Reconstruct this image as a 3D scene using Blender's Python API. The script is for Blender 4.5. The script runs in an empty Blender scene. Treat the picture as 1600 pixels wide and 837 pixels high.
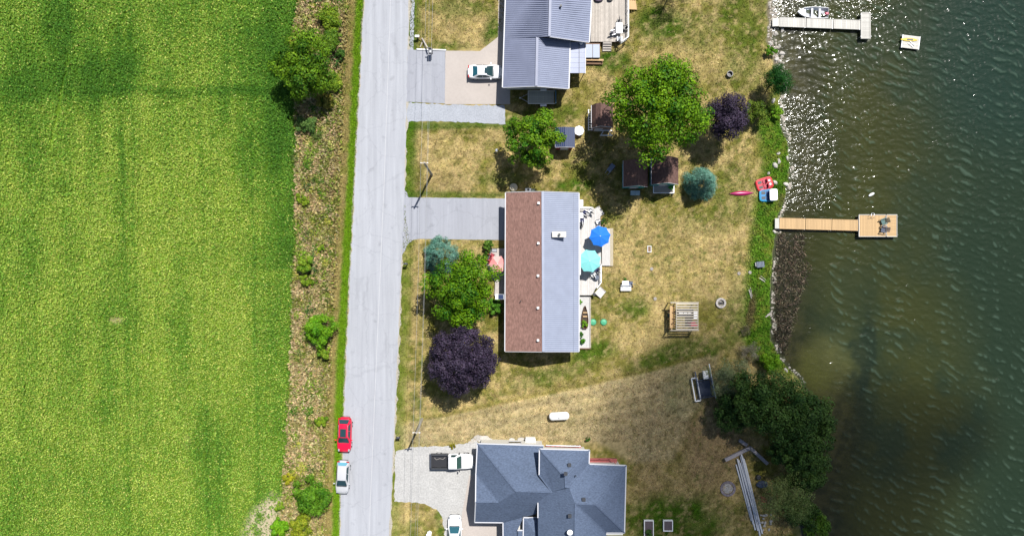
import bpy, math, random
import numpy as np
from mathutils import Vector, Matrix
random.seed(11)
rng = np.random.default_rng(11)
SC = bpy.context.scene
COL = SC.collection
# ------------------------------------------------------------------ camera
CAM_H = 90.0          # drone height, metres
PPM = 12.0            # ground pixels of the photograph per metre
cd = bpy.data.cameras.new('camera')
cam = bpy.data.objects.new('camera', cd)
COL.objects.link(cam)
cam.location = (0, 0, CAM_H)
cam.rotation_euler = (0, 0, 0)
cd.sensor_width = 36.0
cd.lens = 36.0 * CAM_H / (1600 / PPM)
cd.clip_start = 1.0
cd.clip_end = 8000
SC.camera = cam
# ------------------------------------------------------------------ light
SUN_EL = math.radians(60)
sh = Vector((0.47, 0.883, 0)).normalized()
sdir = Vector((sh.x * math.cos(SUN_EL), sh.y * math.cos(SUN_EL), math.sin(SUN_EL)))
world = bpy.data.worlds.new('World')
SC.world = world
world.use_nodes = True
wn = world.node_tree
wn.nodes.clear()
sky = wn.nodes.new('ShaderNodeTexSky')
sky.sky_type = 'NISHITA'
sky.sun_disc = False
sky.sun_elevation = SUN_EL
sky.sun_rotation = math.atan2(sh.x, sh.y)
bg = wn.nodes.new('ShaderNodeBackground')
bg.inputs['Strength'].default_value = 0.07
wo = wn.nodes.new('ShaderNodeOutputWorld')
wn.links.new(sky.outputs[0], bg.inputs['Color'])
wn.links.new(bg.outputs[0], wo.inputs['Surface'])
sl = bpy.data.lights.new('sun', 'SUN')
sl.energy = 4.9
sl.angle = math.radians(0.5)
sl.color = (1.0, 0.975, 0.935)
sun = bpy.data.objects.new('sun', sl)
COL.objects.link(sun)
sun.rotation_euler = sdir.to_track_quat('Z', 'Y').to_euler()
sun.location = sdir * 400
SC.view_settings.view_transform = 'Standard'
SC.view_settings.look = 'None'
SC.view_settings.exposure = 0.58
SC.view_settings.gamma = 1.0
GAIN = 1.75

# ------------------------------------------------------------------ helpers
def P(px, py, z=0.0):
    """the world point at height z that stands over photo position (px, py)"""
    k = (1 - z / CAM_H) / PPM
    return Vector(((px - 800) * k, (418.5 - py) * k, z))

def lin(c):
    c = np.asarray(c, float) / 255.0
    return np.where(c <= 0.04045, c / 12.92, ((c + 0.055) / 1.055) ** 2.4)

def alb(r, g, b):
    """measured sunlit colour -> surface albedo"""
    a = np.clip(lin((r, g, b)) / GAIN, 0.003, 0.85)
    return (float(a[0]), float(a[1]), float(a[2]))

class MB:
    def __init__(s):
        s.v = []
        s.f = []
    def add(s, v, f):
        n = len(s.v)
        s.v += [tuple(p) for p in v]
        s.f += [tuple(i + n for i in q) for q in f]
        return s
    def box(s, c, d, rz=0.0, m=None):
        x, y, z = d[0] / 2, d[1] / 2, d[2] / 2
        vs = [Vector(p) for p in ((-x,-y,-z),(x,-y,-z),(x,y,-z),(-x,y,-z),(-x,-y,z),(x,-y,z),(x,y,z),(-x,y,z))]
        R = m if m is not None else Matrix.Rotation(rz, 3, 'Z')
        vs = [R @ p + Vector(c) for p in vs]
        return s.add(vs, [(3,2,1,0),(4,5,6,7),(0,1,5,4),(1,2,6,5),(2,3,7,6),(3,0,4,7)])
    def bar(s, a, b, w, h):
        a, b = Vector(a), Vector(b)
        d = b - a
        L = d.length
        if L < 1e-6: return s
        x = d / L
        up = Vector((0, 0, 1)) if abs(x.z) < 0.95 else Vector((0, 1, 0))
        y = up.cross(x).normalized()
        z = x.cross(y)
        R = Matrix((x, y, z)).transposed()
        return s.box((a + b) / 2, (L, w, h), m=R)
    def tube(s, pts, rs, n=8, cap=True):
        pts = [Vector(p) for p in pts]
        if not hasattr(rs, '__len__'): rs = [rs] * len(pts)
        vs = []; fs = []
        for i, p in enumerate(pts):
            t = (pts[min(i+1, len(pts)-1)] - pts[max(i-1, 0)]).normalized()
            u = t.cross(Vector((0, 0, 1)) if abs(t.z) < 0.9 else Vector((1, 0, 0))).normalized()
            w = t.cross(u)
            for k in range(n):
                a = 2 * math.pi * k / n
                vs.append(p + (u * math.cos(a) + w * math.sin(a)) * rs[i])
        for i in range(len(pts) - 1):
            for k in range(n):
                fs.append((i*n+k, i*n+(k+1) % n, (i+1)*n+(k+1) % n, (i+1)*n+k))
        if cap:
            fs.append(tuple(range(n - 1, -1, -1)))
            fs.append(tuple((len(pts)-1)*n + k for k in range(n)))
        return s.add(vs, fs)
    def lathe(s, c, prof, n=20, sx=1, sy=1, rz=0):
        vs = []; fs = []
        for r, z in prof:
            for k in range(n):
                a = 2 * math.pi * k / n + rz
                vs.append((c[0] + r*sx*math.cos(a), c[1] + r*sy*math.sin(a), c[2] + z))
        for i in range(len(prof) - 1):
            for k in range(n):
                fs.append((i*n+k, i*n+(k+1) % n, (i+1)*n+(k+1) % n, (i+1)*n+k))
        fs.append(tuple(range(n-1, -1, -1)))
        fs.append(tuple((len(prof)-1)*n + k for k in range(n)))
        return s.add(vs, fs)
    def prism(s, poly, z0, z1):
        n = len(poly)
        ar = sum(poly[i][0]*poly[(i+1) % n][1] - poly[(i+1) % n][0]*poly[i][1] for i in range(n))
        if ar < 0: poly = poly[::-1]
        vs = [(p[0], p[1], z0) for p in poly] + [(p[0], p[1], z1) for p in poly]
        fs = [tuple(range(n-1, -1, -1)), tuple(range(n, 2*n))]
        fs += [(i, (i+1) % n, n+(i+1) % n, n+i) for i in range(n)]
        return s.add(vs, fs)
    def slab(s, pts, t):
        """a sheet through pts, thickened downwards"""
        n = len(pts)
        pts = [Vector(p) for p in pts]
        ar = sum(pts[i].x*pts[(i+1) % n].y - pts[(i+1) % n].x*pts[i].y for i in range(n))
        if ar < 0: pts = pts[::-1]
        vs = pts + [p - Vector((0, 0, t)) for p in pts]
        fs = [tuple(range(n)), tuple(range(2*n-1, n-1, -1))]
        fs += [(n+i, n+(i+1) % n, (i+1) % n, i) for i in range(n)]
        return s.add(vs, fs)
    def build(s, name, mat, parent=None, local=False, smooth=False, origin=None):
        v = np.array(s.v, float).reshape(-1, 3)
        if parent is not None:
            off = np.zeros(3) if local else np.array(parent.location if parent.parent is None else parent.parent.location)
            if not local and parent.parent is not None:
                off = np.array(parent.parent.location) + np.array(parent.location)
            loc = (0, 0, 0)
        else:
            if origin is None:
                mn, mx = v.min(0), v.max(0)
                off = np.array(((mn[0]+mx[0])/2, (mn[1]+mx[1])/2, mn[2]))
            else:
                off = np.array(origin, float)
            loc = tuple(off)
        me = bpy.data.meshes.new(name)
        me.from_pydata((v - off).tolist(), [], s.f)
        if smooth:
            me.polygons.foreach_set('use_smooth', [True] * len(me.polygons))
        me.materials.append(mat)
        o = bpy.data.objects.new(name, me)
        COL.objects.link(o)
        o.location = loc
        if parent is not None: o.parent = parent
        return o

def tag(o, label=None, cat=None, group=None, kind=None):
    if label: o['label'] = label
    if cat: o['category'] = cat
    if group: o['group'] = group
    if kind: o['kind'] = kind
    return o

def thing(name, label, cat, loc, group=None, rz=0.0):
    o = bpy.data.objects.new(name, None)
    COL.objects.link(o)
    o.empty_display_size = 0.2
    o.location = loc
    o.rotation_euler = (0, 0, rz)
    return tag(o, label, cat, group)

def copy_tree(root, loc=None, rz=None, label=None, group=None, scale=None):
    r = root.copy(); COL.objects.link(r)
    if loc is not None: r.location = loc
    if rz is not None: r.rotation_euler = (0, 0, rz)
    if scale is not None: r.scale = (scale,) * 3
    if label: r['label'] = label
    if group: r['group'] = group
    for ch in list(root.children):
        c = ch.copy(); COL.objects.link(c); c.parent = r
        for g in list(ch.children):
            d = g.copy(); COL.objects.link(d); d.parent = c
    return r

def raw_mesh(name, co, quads, mat, colors=None, smooth=False):
    co = np.ascontiguousarray(co, dtype=np.float32); quads = np.ascontiguousarray(quads, dtype=np.int32)
    me = bpy.data.meshes.new(name)
    n, m = len(co), len(quads); k = quads.shape[1]
    me.vertices.add(n); me.vertices.foreach_set('co', co.ravel())
    me.loops.add(m * k); me.loops.foreach_set('vertex_index', quads.ravel())
    me.polygons.add(m)
    me.polygons.foreach_set('loop_start', np.arange(0, m * k, k, dtype=np.int32))
    try: me.polygons.foreach_set('loop_total', np.full(m, k, dtype=np.int32))
    except Exception: pass
    if smooth: me.polygons.foreach_set('use_smooth', np.ones(m, dtype=bool))
    me.update(calc_edges=True)
    if colors is not None:
        a = me.color_attributes.new('Col', 'FLOAT_COLOR', 'POINT')
        c = np.ones((n, 4), np.float32); c[:, :3] = colors
        a.data.foreach_set('color', c.ravel())
    me.materials.append(mat)
    o = bpy.data.objects.new(name, me)
    COL.objects.link(o)
    return o

def leaf_mesh(name, pos, nrm, size, colr, mat, aspect=0.6, parent=None, origin=None):
    """many small leaf faces, each a folded rhombus"""
    N = len(pos)
    nrm = nrm / (np.linalg.norm(nrm, axis=1, keepdims=True) + 1e-9)
    r = rng.normal(size=(N, 3))
    t = np.cross(nrm, r); t /= (np.linalg.norm(t, axis=1, keepdims=True) + 1e-9)
    b = np.cross(nrm, t)
    s = np.asarray(size).reshape(-1, 1) * np.ones((N, 1))
    v = np.stack([pos - t*s*0.5, pos + b*s*0.5*aspect, pos + t*s*0.5, pos - b*s*0.5*aspect], 1).reshape(-1, 3)
    if origin is not None: v = v - np.array(origin)
    q = np.arange(4 * N).reshape(-1, 4)
    o = raw_mesh(name, v, q, mat, np.repeat(colr, 4, axis=0))
    if parent is not None: o.parent = parent
    return o

# value noise ------------------------------------------------------------
_lat = np.random.default_rng(5).random((256, 256))
def vn(x, y, s=0):
    x = np.asarray(x, float) + 37.3 * s; y = np.asarray(y, float) + 91.7 * s
    xi = np.floor(x).astype(int); yi = np.floor(y).astype(int)
    fx = x - xi; fy = y - yi
    fx = fx*fx*(3-2*fx); fy = fy*fy*(3-2*fy)
    g = lambda a, b: _lat[a & 255, b & 255]
    return (g(xi, yi)*(1-fx) + g(xi+1, yi)*fx)*(1-fy) + (g(xi, yi+1)*(1-fx) + g(xi+1, yi+1)*fx)*fy
def fbm(x, y, o=4, s=0):
    t = 0; a = 0.5; n = 0
    for i in range(o):
        t = t + a * vn(x * 2**i, y * 2**i, s + i); n += a; a *= 0.55
    return t / n
def sst(a, b, x):
    t = np.clip((x - a) / (b - a), 0, 1)
    return t*t*(3-2*t)

# materials ----------------------------------------------------------------
def nodes_of(name):
    m = bpy.data.materials.new(name); m.use_nodes = True
    nt = m.node_tree; nt.nodes.clear()
    out = nt.nodes.new('ShaderNodeOutputMaterial')
    return m, nt, out
def noise_factor(nt, scale, lo, hi, stretch=(1, 1, 1), detail=4, coord='Object'):
    tc = nt.nodes.new('ShaderNodeTexCoord')
    mp = nt.nodes.new('ShaderNodeMapping'); mp.inputs['Scale'].default_value = stretch
    nt.links.new(tc.outputs[coord], mp.inputs['Vector'])
    nz = nt.nodes.new('ShaderNodeTexNoise'); nz.inputs['Scale'].default_value = scale; nz.inputs['Detail'].default_value = detail
    nz.inputs['Roughness'].default_value = 0.65
    nt.links.new(mp.outputs[0], nz.inputs['Vector'])
    mr = nt.nodes.new('ShaderNodeMapRange')
    mr.inputs['From Min'].default_value = 0.25; mr.inputs['From Max'].default_value = 0.75
    mr.inputs['To Min'].default_value = lo; mr.inputs['To Max'].default_value = hi
    nt.links.new(nz.outputs['Fac'], mr.inputs['Value'])
    return mr.outputs[0], nz
def times(nt, col_socket, fac_socket):
    vm = nt.nodes.new('ShaderNodeVectorMath'); vm.operation = 'SCALE'
    nt.links.new(col_socket, vm.inputs[0]); nt.links.new(fac_socket, vm.inputs['Scale'])
    return vm.outputs[0]
def M(name, col, rough=0.8, var=0.12, scale=6.0, bump=0.0, metal=0.0, rnd=0.0, stretch=(1,1,1), var2=0.0, scale2=0.5, spec=0.5, coat=0.0):
    m, nt, out = nodes_of(name)
    pb = nt.nodes.new('ShaderNodeBsdfPrincipled')
    rgb = nt.nodes.new('ShaderNodeRGB'); rgb.outputs[0].default_value = (*col, 1)
    f, nz = noise_factor(nt, scale, 1 - var, 1 + var, stretch)
    c = times(nt, rgb.outputs[0], f)
    if var2:
        f2, _ = noise_factor(nt, scale2, 1 - var2, 1 + var2)
        c = times(nt, c, f2)
    if rnd:
        oi = nt.nodes.new('ShaderNodeObjectInfo')
        mr = nt.nodes.new('ShaderNodeMapRange'); mr.inputs['To Min'].default_value = 1 - rnd; mr.inputs['To Max'].default_value = 1 + rnd
        nt.links.new(oi.outputs['Random'], mr.inputs['Value'])
        c = times(nt, c, mr.outputs[0])
    nt.links.new(c, pb.inputs['Base Color'])
    pb.inputs['Roughness'].default_value = rough
    pb.inputs['Metallic'].default_value = metal
    pb.inputs['Specular IOR Level'].default_value = spec
    if coat:
        pb.inputs['Coat Weight'].default_value = coat; pb.inputs['Coat Roughness'].default_value = 0.06
    if bump:
        bp = nt.nodes.new('ShaderNodeBump'); bp.inputs['Strength'].default_value = bump; bp.inputs['Distance'].default_value = 0.03
        nt.links.new(nz.outputs['Fac'], bp.inputs['Height']); nt.links.new(bp.outputs[0], pb.inputs['Normal'])
    nt.links.new(pb.outputs[0], out.inputs['Surface'])
    return m
def M_attr(name, rough=0.85, trans=0.0, var=0.0, scale=5.0, bump=0.0, spec=0.2, dist=0.05):
    """colour from the mesh's own colour attribute, with fine grain on top"""
    m, nt, out = nodes_of(name)
    at = nt.nodes.new('ShaderNodeAttribute'); at.attribute_name = 'Col'
    pb = nt.nodes.new('ShaderNodeBsdfPrincipled')
    c = at.outputs['Color']
    nz = None
    if var:
        f, nz = noise_factor(nt, scale, 1 - var, 1 + var, detail=6)
        c = times(nt, c, f)
    nt.links.new(c, pb.inputs['Base Color'])
    pb.inputs['Roughness'].default_value = rough
    pb.inputs['Specular IOR Level'].default_value = spec
    if bump and nz:
        bp = nt.nodes.new('ShaderNodeBump'); bp.inputs['Strength'].default_value = bump; bp.inputs['Distance'].default_value = dist
        nt.links.new(nz.outputs['Fac'], bp.inputs['Height']); nt.links.new(bp.outputs[0], pb.inputs['Normal'])
    sh_ = pb.outputs[0]
    if trans:
        tr = nt.nodes.new('ShaderNodeBsdfTranslucent'); nt.links.new(c, tr.inputs['Color'])
        mx = nt.nodes.new('ShaderNodeMixShader'); mx.inputs[0].default_value = trans
        nt.links.new(sh_, mx.inputs[1]); nt.links.new(tr.outputs[0], mx.inputs[2]); sh_ = mx.outputs[0]
    nt.links.new(sh_, out.inputs['Surface'])
    return m

m_leaf = M_attr('leaf', rough=0.6, trans=0.12, spec=0.15)
m_grass = M_attr('grass_blade', rough=0.7, trans=0.12, spec=0.15)
m_ground = M_attr('soil_and_turf', rough=0.95, var=0.3, scale=3.2, bump=0.6, spec=0.05)
m_white = M('white_paint', (0.78, 0.78, 0.77), 0.5, 0.05)
m_black = M('black_metal', (0.02, 0.02, 0.023), 0.45, 0.2)
m_dark = M('dark_plastic', (0.035, 0.037, 0.042), 0.5, 0.15)
m_rubber = M('rubber', (0.02, 0.02, 0.02), 0.85, 0.2)
m_steel = M('grey_steel', (0.35, 0.36, 0.38), 0.35, 0.15, metal=0.7)
m_glass = M('dark_glass', (0.012, 0.022, 0.028), 0.06, 0.1, spec=0.8)
m_bark = M('bark', (0.11, 0.08, 0.06), 0.9, 0.35, 9, bump=0.6)
m_greywood = M('weathered_wood', alb(205, 196, 186), 0.85, 0.18, 5, bump=0.3, rnd=0.14, stretch=(3, 3, 1), var2=0.12, scale2=0.8)
m_palewood = M('pale_dock_wood', alb(228, 224, 214), 0.8, 0.13, 6, bump=0.25, rnd=0.12)
m_tanwood = M('tan_dock_wood', alb(222, 184, 132), 0.75, 0.13, 6, bump=0.25, rnd=0.09)
m_brownwood = M('brown_wood', (0.16, 0.09, 0.05), 0.8, 0.25, 8, bump=0.3)
m_siding = M('cream_siding', (0.55, 0.53, 0.48), 0.7, 0.06)
m_brick = M('dark_brick_wall', (0.2, 0.13, 0.1), 0.85, 0.2)
m_navy = M('navy_cushion', (0.015, 0.02, 0.07), 0.9, 0.15)
# ------------------------------------------------------------------ shore and terrain
_sh = np.array([(-400,1232),(-60,1214),(0,1214),(60,1212),(95,1222),(130,1230),(160,1222),(200,1227),(230,1238),(265,1240),(300,1234),(325,1228),(345,1217),
    (380,1216),(420,1211),(470,1208),(530,1210),(560,1222),(590,1252),(640,1282),(700,1280),(760,1252),(837,1258),(900,1262),(1300,1250)], float)
def shore_x(py): return np.interp(py, _sh[:, 0], _sh[:, 1]) + 5*(fbm(np.asarray(py)/14.0, 0*np.asarray(py), 3, 3) - 0.5)
WATER_Z = -0.65
def shore_d(px, py): return (px - shore_x(py)) / PPM      # metres out from the waterline
def gz(px, py):
    d = shore_d(np.asarray(px, float), np.asarray(py, float))
    land = -0.68 * sst(-2.2, 0.0, d)
    return np.where(d < 0, land, -0.68 - np.minimum(d * 0.13, 3.2))
def GP(px, py, dz=0.0):
    z = float(gz(px, py)) + dz
    return P(px, py, z)

def inpoly(px, py, pts, soft=3.0):
    """soft mask: 1 inside the polygon, falling to 0 over soft pixels outside"""
    px = np.asarray(px, float); py = np.asarray(py, float)
    d2 = np.full(px.shape, 1e12); ins = np.zeros(px.shape, bool)
    n = len(pts)
    for i in range(n):
        x0, y0 = pts[i]; x1, y1 = pts[(i+1) % n]
        dx, dy = x1-x0, y1-y0
        t = np.clip(((px-x0)*dx + (py-y0)*dy) / (dx*dx+dy*dy+1e-9), 0, 1)
        d2 = np.minimum(d2, (px-x0-t*dx)**2 + (py-y0-t*dy)**2)
        c = ((y0 > py) != (y1 > py)) & (px < (x1-x0)*(py-y0)/((y1-y0) if y1 != y0 else 1e-9) + x0)
        ins ^= c
    sd = np.where(ins, -np.sqrt(d2), np.sqrt(d2))
    return 1 - sst(-soft, soft, sd)
def ell(px, py, cx, cy, rx, ry, rot=0.0):
    c, s = math.cos(rot), math.sin(rot)
    x = (px-cx)*c + (py-cy)*s; y = -(px-cx)*s + (py-cy)*c
    return 1 - sst(0.45, 1.25, np.sqrt((x/rx)**2 + (y/ry)**2))

def road_l(py): return np.interp(py, [-300, 0, 280, 560, 837, 1200], [585, 569, 555, 541, 531, 518])
def road_r(py): return np.interp(py, [-300, 0, 280, 560, 837, 1200], [648, 639, 632, 621, 608, 592])
def field_edge(py): return np.interp(py, [-300, 0, 60, 180, 280, 560, 700, 790, 837, 1200], [470, 468, 455, 462, 462, 455, 447, 440, 425, 420]) + 9*(fbm(np.asarray(py)/22.0, 0.0*np.asarray(py), 3, 9)-0.5)

GREENS = [(1035,38,34,28,.95,0),(1165,25,50,50,.6,0),(955,95,26,15,1,0),(820,190,40,16,.75,0),(880,178,30,16,.6,0),(990,480,22,14,.75,0),(1060,556,75,20,.85,-.25),(928,550,36,14,.9,-.3),
    (895,288,30,9,.9,0),(1066,618,30,36,1,.3),(1062,612,20,26,1,.3),(1060,815,60,30,.8,0),(1050,815,85,40,.85,0),(1165,100,30,40,.5,0),(1090,50,30,30,.4,0),(860,585,60,12,.55,-.2),(770,55,14,40,.9,0),(720,10,40,14,.6,0),(700,72,40,8,.6,0),
    (915,260,20,40,.4,0),(1140,300,30,40,.45,0),(1100,350,40,20,.3,0),(960,330,20,14,.35,0),(925,510,14,40,.4,0),(1155,500,22,60,.5,0),(650,640,10,30,.6,0),(655,690,14,10,.5,0),(785,280,40,12,.5,0),(645,830,20,20,.5,0),(690,815,10,30,.8,0)]
STRAWS = [(1000,400,75,70,.8,0),(1100,410,60,70,.6,0),(1010,528,50,22,.95,0),(1085,95,75,36,.8,0),(715,655,90,40,.8,-.1),(900,625,150,26,.8,-.12),(700,265,50,36,.5,0),(715,35,50,36,.75,0),(1050,600,90,22,.8,-.3),
    (1155,470,14,90,.5,.1),(960,600,120,20,.6,-.2),(1040,660,30,50,.5,0),(650,450,8,110,.95,0),(740,395,16,18,.8,0),(950,150,30,30,.5,0)]
BROWNS = [(960,665,130,34,.5,-.1),(1010,740,26,70,.55,0),(1115,690,60,90,1,0),(1110,680,50,70,.8,0),(1070,770,50,60,.5,0),(690,285,60,20,.4,0),(1120,390,16,16,.4,0),(860,680,130,10,.5,0),(1075,610,60,40,.4,0)]
DARKBAND = [(92,45,22,70,.8,0),(110,130,130,26,.75,-.08),(205,85,30,28,.6,0),(145,180,13,110,.8,0),(312,144,150,8,.85,0),(410,95,48,60,.6,0),(415,200,38,110,.45,0),(180,120,36,40,.7,0),(385,250,14,60,.5,0),(282,500,14,110,.5,0),
    (20,130,50,60,.6,0),(352,150,10,60,.6,0),(190,300,8,90,.5,0),(85,300,24,16,.5,-.4),(25,400,40,60,.4,0),(165,640,24,20,.5,0),(330,720,26,70,.5,0),(230,620,16,70,.35,0)]

def field_tone(px, py):
    """how lush (0) or ripe (1) the crop stands"""
    wx = px + 16*(fbm(px/40, py/40, 3, 21)-0.5); wy = py + 16*(fbm(px/40, py/40, 3, 25)-0.5)
    t = 0.62 + 0.5*(fbm(px/30.0, py/240.0, 4, 31)-0.5) + 0.5*(fbm(px/90.0, py/90.0, 4, 35)-0.5) + 0.18*(fbm(px/9, py/60, 3, 39)-.5)
    for cx, cy, rx, ry, s, r in DARKBAND:
        t = t - 0.38*s*ell(wx, wy, cx, cy, rx*1.25, ry*1.25, r)
    for xt in (196, 212, 318, 336, 398):
        t = t - .16*(1-sst(1.0, 4.0, np.abs(px - xt - .02*(py-400) - 5*(fbm(px*0+xt, py/90, 2, 83)-.5))))
    t = t - .12*(1-sst(0, 380, py)) + .05 + .25*(fbm(px/16, py/16, 4, 79)-.5)
    t = t + 0.16*ell(px, py, 300, 330, 130, 400) - 0.25*sst(380, 450, px)*(py < 420) - 0.1*sst(370, 440, px)
    return np.clip(t, 0, 1)

def base_colour(px, py):
    """albedo of the ground at photo positions (arrays)"""
    px = np.asarray(px, float); py = np.asarray(py, float)
    wx = px + 14*(fbm(px/26, py/26, 4, 1)-0.5); wy = py + 14*(fbm(px/26, py/26, 4, 7)-0.5)
    fx = px + 5*(fbm(px/7, py/7, 3, 15)-0.5); fy = py + 5*(fbm(px/7, py/7, 3, 17)-0.5)
    def mixc(C, m, c):
        m = np.clip(m, 0, 1)[..., None]
        return C*(1-m) + np.array(c)*m
    straw = alb(211, 187, 126); olive = alb(146, 140, 66); green = alb(68, 108, 18); brown = alb(168, 144, 106)
    n1 = fbm(px/42, py/42, 5, 2); n2 = fbm(px/12, py/12, 4, 4)
    C = np.broadcast_to(np.array(straw), px.shape + (3,)).copy()
    C = mixc(C, sst(0.36, 0.62, 0.5*n1 + 0.5*n2)*0.95, olive)
    C = mixc(C, .55*sst(.55, .72, fbm(px/17, py/17, 5, 51))*(px > 640), alb(104, 112, 36))
    for cx, cy, rx, ry, s, r in STRAWS: C = mixc(C, s*0.75*ell(wx, wy, cx, cy, rx, ry, r), straw)
    for cx, cy, rx, ry, s, r in BROWNS: C = mixc(C, s*0.8*ell(wx, wy, cx, cy, rx, ry, r), brown)
    for cx, cy, rx, ry, s, r in GREENS: C = mixc(C, s*(0.8+0.9*(n2-0.4))*ell(wx, wy, cx, cy, rx*1.2, ry*1.2, r), green)
    C = mixc(C, 0.35*sst(.55, .75, fbm(px/8, py/8, 3, 44)), alb(118, 110, 48))
    C = mixc(C, 0.6*sst(.55, .72, fbm(px/6, py/6, 3, 48)), alb(205, 182, 128))
    C = mixc(C, .55*sst(.6, .72, fbm(px/5.5, py/5.5, 3, 73))*sst(.42, .58, fbm(px/50, py/50, 3, 74))*(px > 640), alb(78, 104, 28))
    # the worn band of bare earth that curves across the lower lawn, and its wheel lines
    trk = [(622,668),(700,655),(800,632),(900,610),(985,590),(1050,573),(1120,556),(1120,600),(1080,650),(1050,720),(985,722),(930,692),(740,690),(625,700)]
    band = inpoly(wx, wy, trk, 7)
    C = mixc(C, band*(.55+.5*(n2-.4)), alb(206, 186, 144))
    C = mixc(C, band*.5*sst(.6, .7, fbm(px/5, py/5, 3, 53)), alb(120, 112, 60))
    yl = np.interp(px, [622, 700, 800, 900, 985, 1050, 1120], [664, 653, 631, 610, 591, 574, 555]) + 3*(fbm(px/30, py/30, 2, 57)-.5)
    C = mixc(C, .5*(1-sst(1.2, 3.5, np.abs(py-yl)))*(px > 640)*(px < 1110), alb(216, 196, 148))
    C = mixc(C, .3*(1-sst(1.2, 3.5, np.abs(py-yl-22-.02*(px-640))))*(px > 640)*(px < 1060), alb(214, 192, 146))
    C = mixc(C, .45*(1-sst(1.5, 5, np.abs(py-yl+7)))*(px > 660)*(px < 1100), alb(128, 122, 44))
    C = C*(1 + .8*(fbm(px/4.2, py/4.2, 3, 59)-.5) + .35*(fbm(px/11, py/11, 3, 63)-.5))[..., None]
    # mown lines across the lower lawn
    ang = (py + 0.16*px)
    C = C * (1 + 0.10*np.sin(ang/3.4)*ell(px, py, 860, 640, 260, 50)[..., ])[..., None] if C.ndim == 2 else C
    # green edge along the road
    rr = road_r(fy)
    edge = (1 - sst(8, 26, fx-rr)) * (px > rr-10)
    C = mixc(C, edge*(0.35+0.5*n2+0.3*(py < 340)), alb(92, 122, 30))
    C = mixc(C, 0.75*inpoly(fx, fy, [(636,190),(800,188),(800,200),(636,204)], 3), green)
    C = mixc(C, 0.6*inpoly(fx, fy, [(636,298),(790,302),(790,309),(636,309)], 3), green)
    # shoreline strip
    d = shore_d(fx, fy)
    wdt = np.interp(py, [-50, 100, 165, 200, 330, 345, 550, 620, 900], [0.9, 1.2, 2.2, 4.2, 4.4, 3.6, 4.3, 3.0, 2.0])
    strip = (1 - sst(wdt*0.75, wdt*1.15, -d)) * (d < 0.3)
    C = mixc(C, strip*np.interp(py, [0, 150, 180, 575, 600, 900], [.55, .55, .95, .95, .1, .1]), alb(92, 136, 28))
    C = mixc(C, strip*.5*sst(.5, .66, fbm(px/7, py/7, 3, 69)), alb(140, 138, 60))
    C = mixc(C, strip*0.6*sst(.52, .7, n2), alb(58, 104, 18))
    C = mixc(C, 0.8*ell(fx, fy, 1173, 488, 8, 36, .15)+0.5*ell(fx, fy, 1222, 312, 8, 12), alb(120, 100, 70))
    rock = np.interp(py, [-50, 100, 118, 150, 200, 600, 900], [1.2, 1.2, .5, .25, .3, .2, .4])
    C = mixc(C, (1 - sst(rock*.7, rock*1.1, -d)) * (d < 0.6), alb(140, 130, 108))
    # lake bed
    bed = mixc(np.broadcast_to(np.array(alb(128, 112, 74)), px.shape + (3,)).copy(), sst(.4, .7, n2), alb(84, 76, 48))
    bed = mixc(bed, 0.92*inpoly(fx, fy, [(1200,362),(1262,366),(1270,420),(1255,470),(1240,520),(1226,552),(1200,540)], 6), alb(62, 54, 44))
    bed = mixc(bed, 0.5*sst(.5, .62, fbm(px/4, py/4, 3, 61))*(px < 1275)*(py > 350), alb(120, 104, 80))
    bed = mixc(bed, 0.85*ell(fx, fy, 1290, 575, 45, 55, .5), alb(150, 140, 70))
    bed = mixc(bed, 0.7*inpoly(fx, fy, [(1225,150),(1262,165),(1255,330),(1225,330)], 8), alb(100, 92, 62))
    C = np.where((d > 0.2)[..., None], bed, C)
    # road verge on the field side and the meadow strip
    rl = road_l(fy)
    e = rl - fx
    west = fx < rl
    gw = np.interp(py, [0, 280, 560, 837], [13, 12, 15, 12])
    tanv = alb(172, 156, 96); vgreen = alb(112, 152, 26)
    fe = field_edge(py)
    md = mixc(np.broadcast_to(np.array(alb(198, 176, 128)), px.shape + (3,)).copy(), sst(.42, .7, n2*.6+n1*.4), alb(140, 142, 66))
    md = mixc(md, .7*sst(.55, .72, fbm(px/9, py/22, 4, 66)), alb(192, 168, 118))
    md = mixc(md, .8*ell(fx, fy, 523, 200, 10, 240), alb(178, 152, 112))
    md = mixc(md, .9*ell(fx, fy, 482, 12, 16, 14)+.9*ell(fx, fy, 522, 572, 9, 7), alb(208, 184, 140))
    md = mixc(md, .35*sst(.5, .7, fbm(px/16, py/40, 4, 71))*(px > 500), alb(96, 116, 34))
    W = mixc(md, 1 - sst(26, 36, e), tanv)
    W = mixc(W, .5*sst(.5, .7, n2)*(e < 34), alb(124, 136, 40))
    W = mixc(W, 1 - sst(gw*.8, gw*1.3, e), vgreen)
    W = mixc(W, .6*(1 - sst(0.8, 2.4, e)), alb(190, 182, 160))
    ft = field_tone(px, py)
    F = mixc(np.broadcast_to(np.array(alb(70, 110, 26)), px.shape + (3,)).copy(), ft, alb(128, 160, 48))
    bare = inpoly(fx, fy, [(425,770),(445,778),(436,812),(420,850),(350,900),(372,850),(392,800)], 10)*sst(.35, .55, n2+.12)
    F = mixc(F, bare, alb(206, 192, 158))
    F = mixc(F, .8*ell(fx, fy, 182, 499, 14, 6)+.5*ell(fx, fy, 292, 690, 7, 12), alb(180, 168, 120))
    W = np.where((fx < fe)[..., None], F, W)
    C = np.where(west[..., None], W, C)
    return np.clip(C, 0.004, 0.8)

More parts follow.
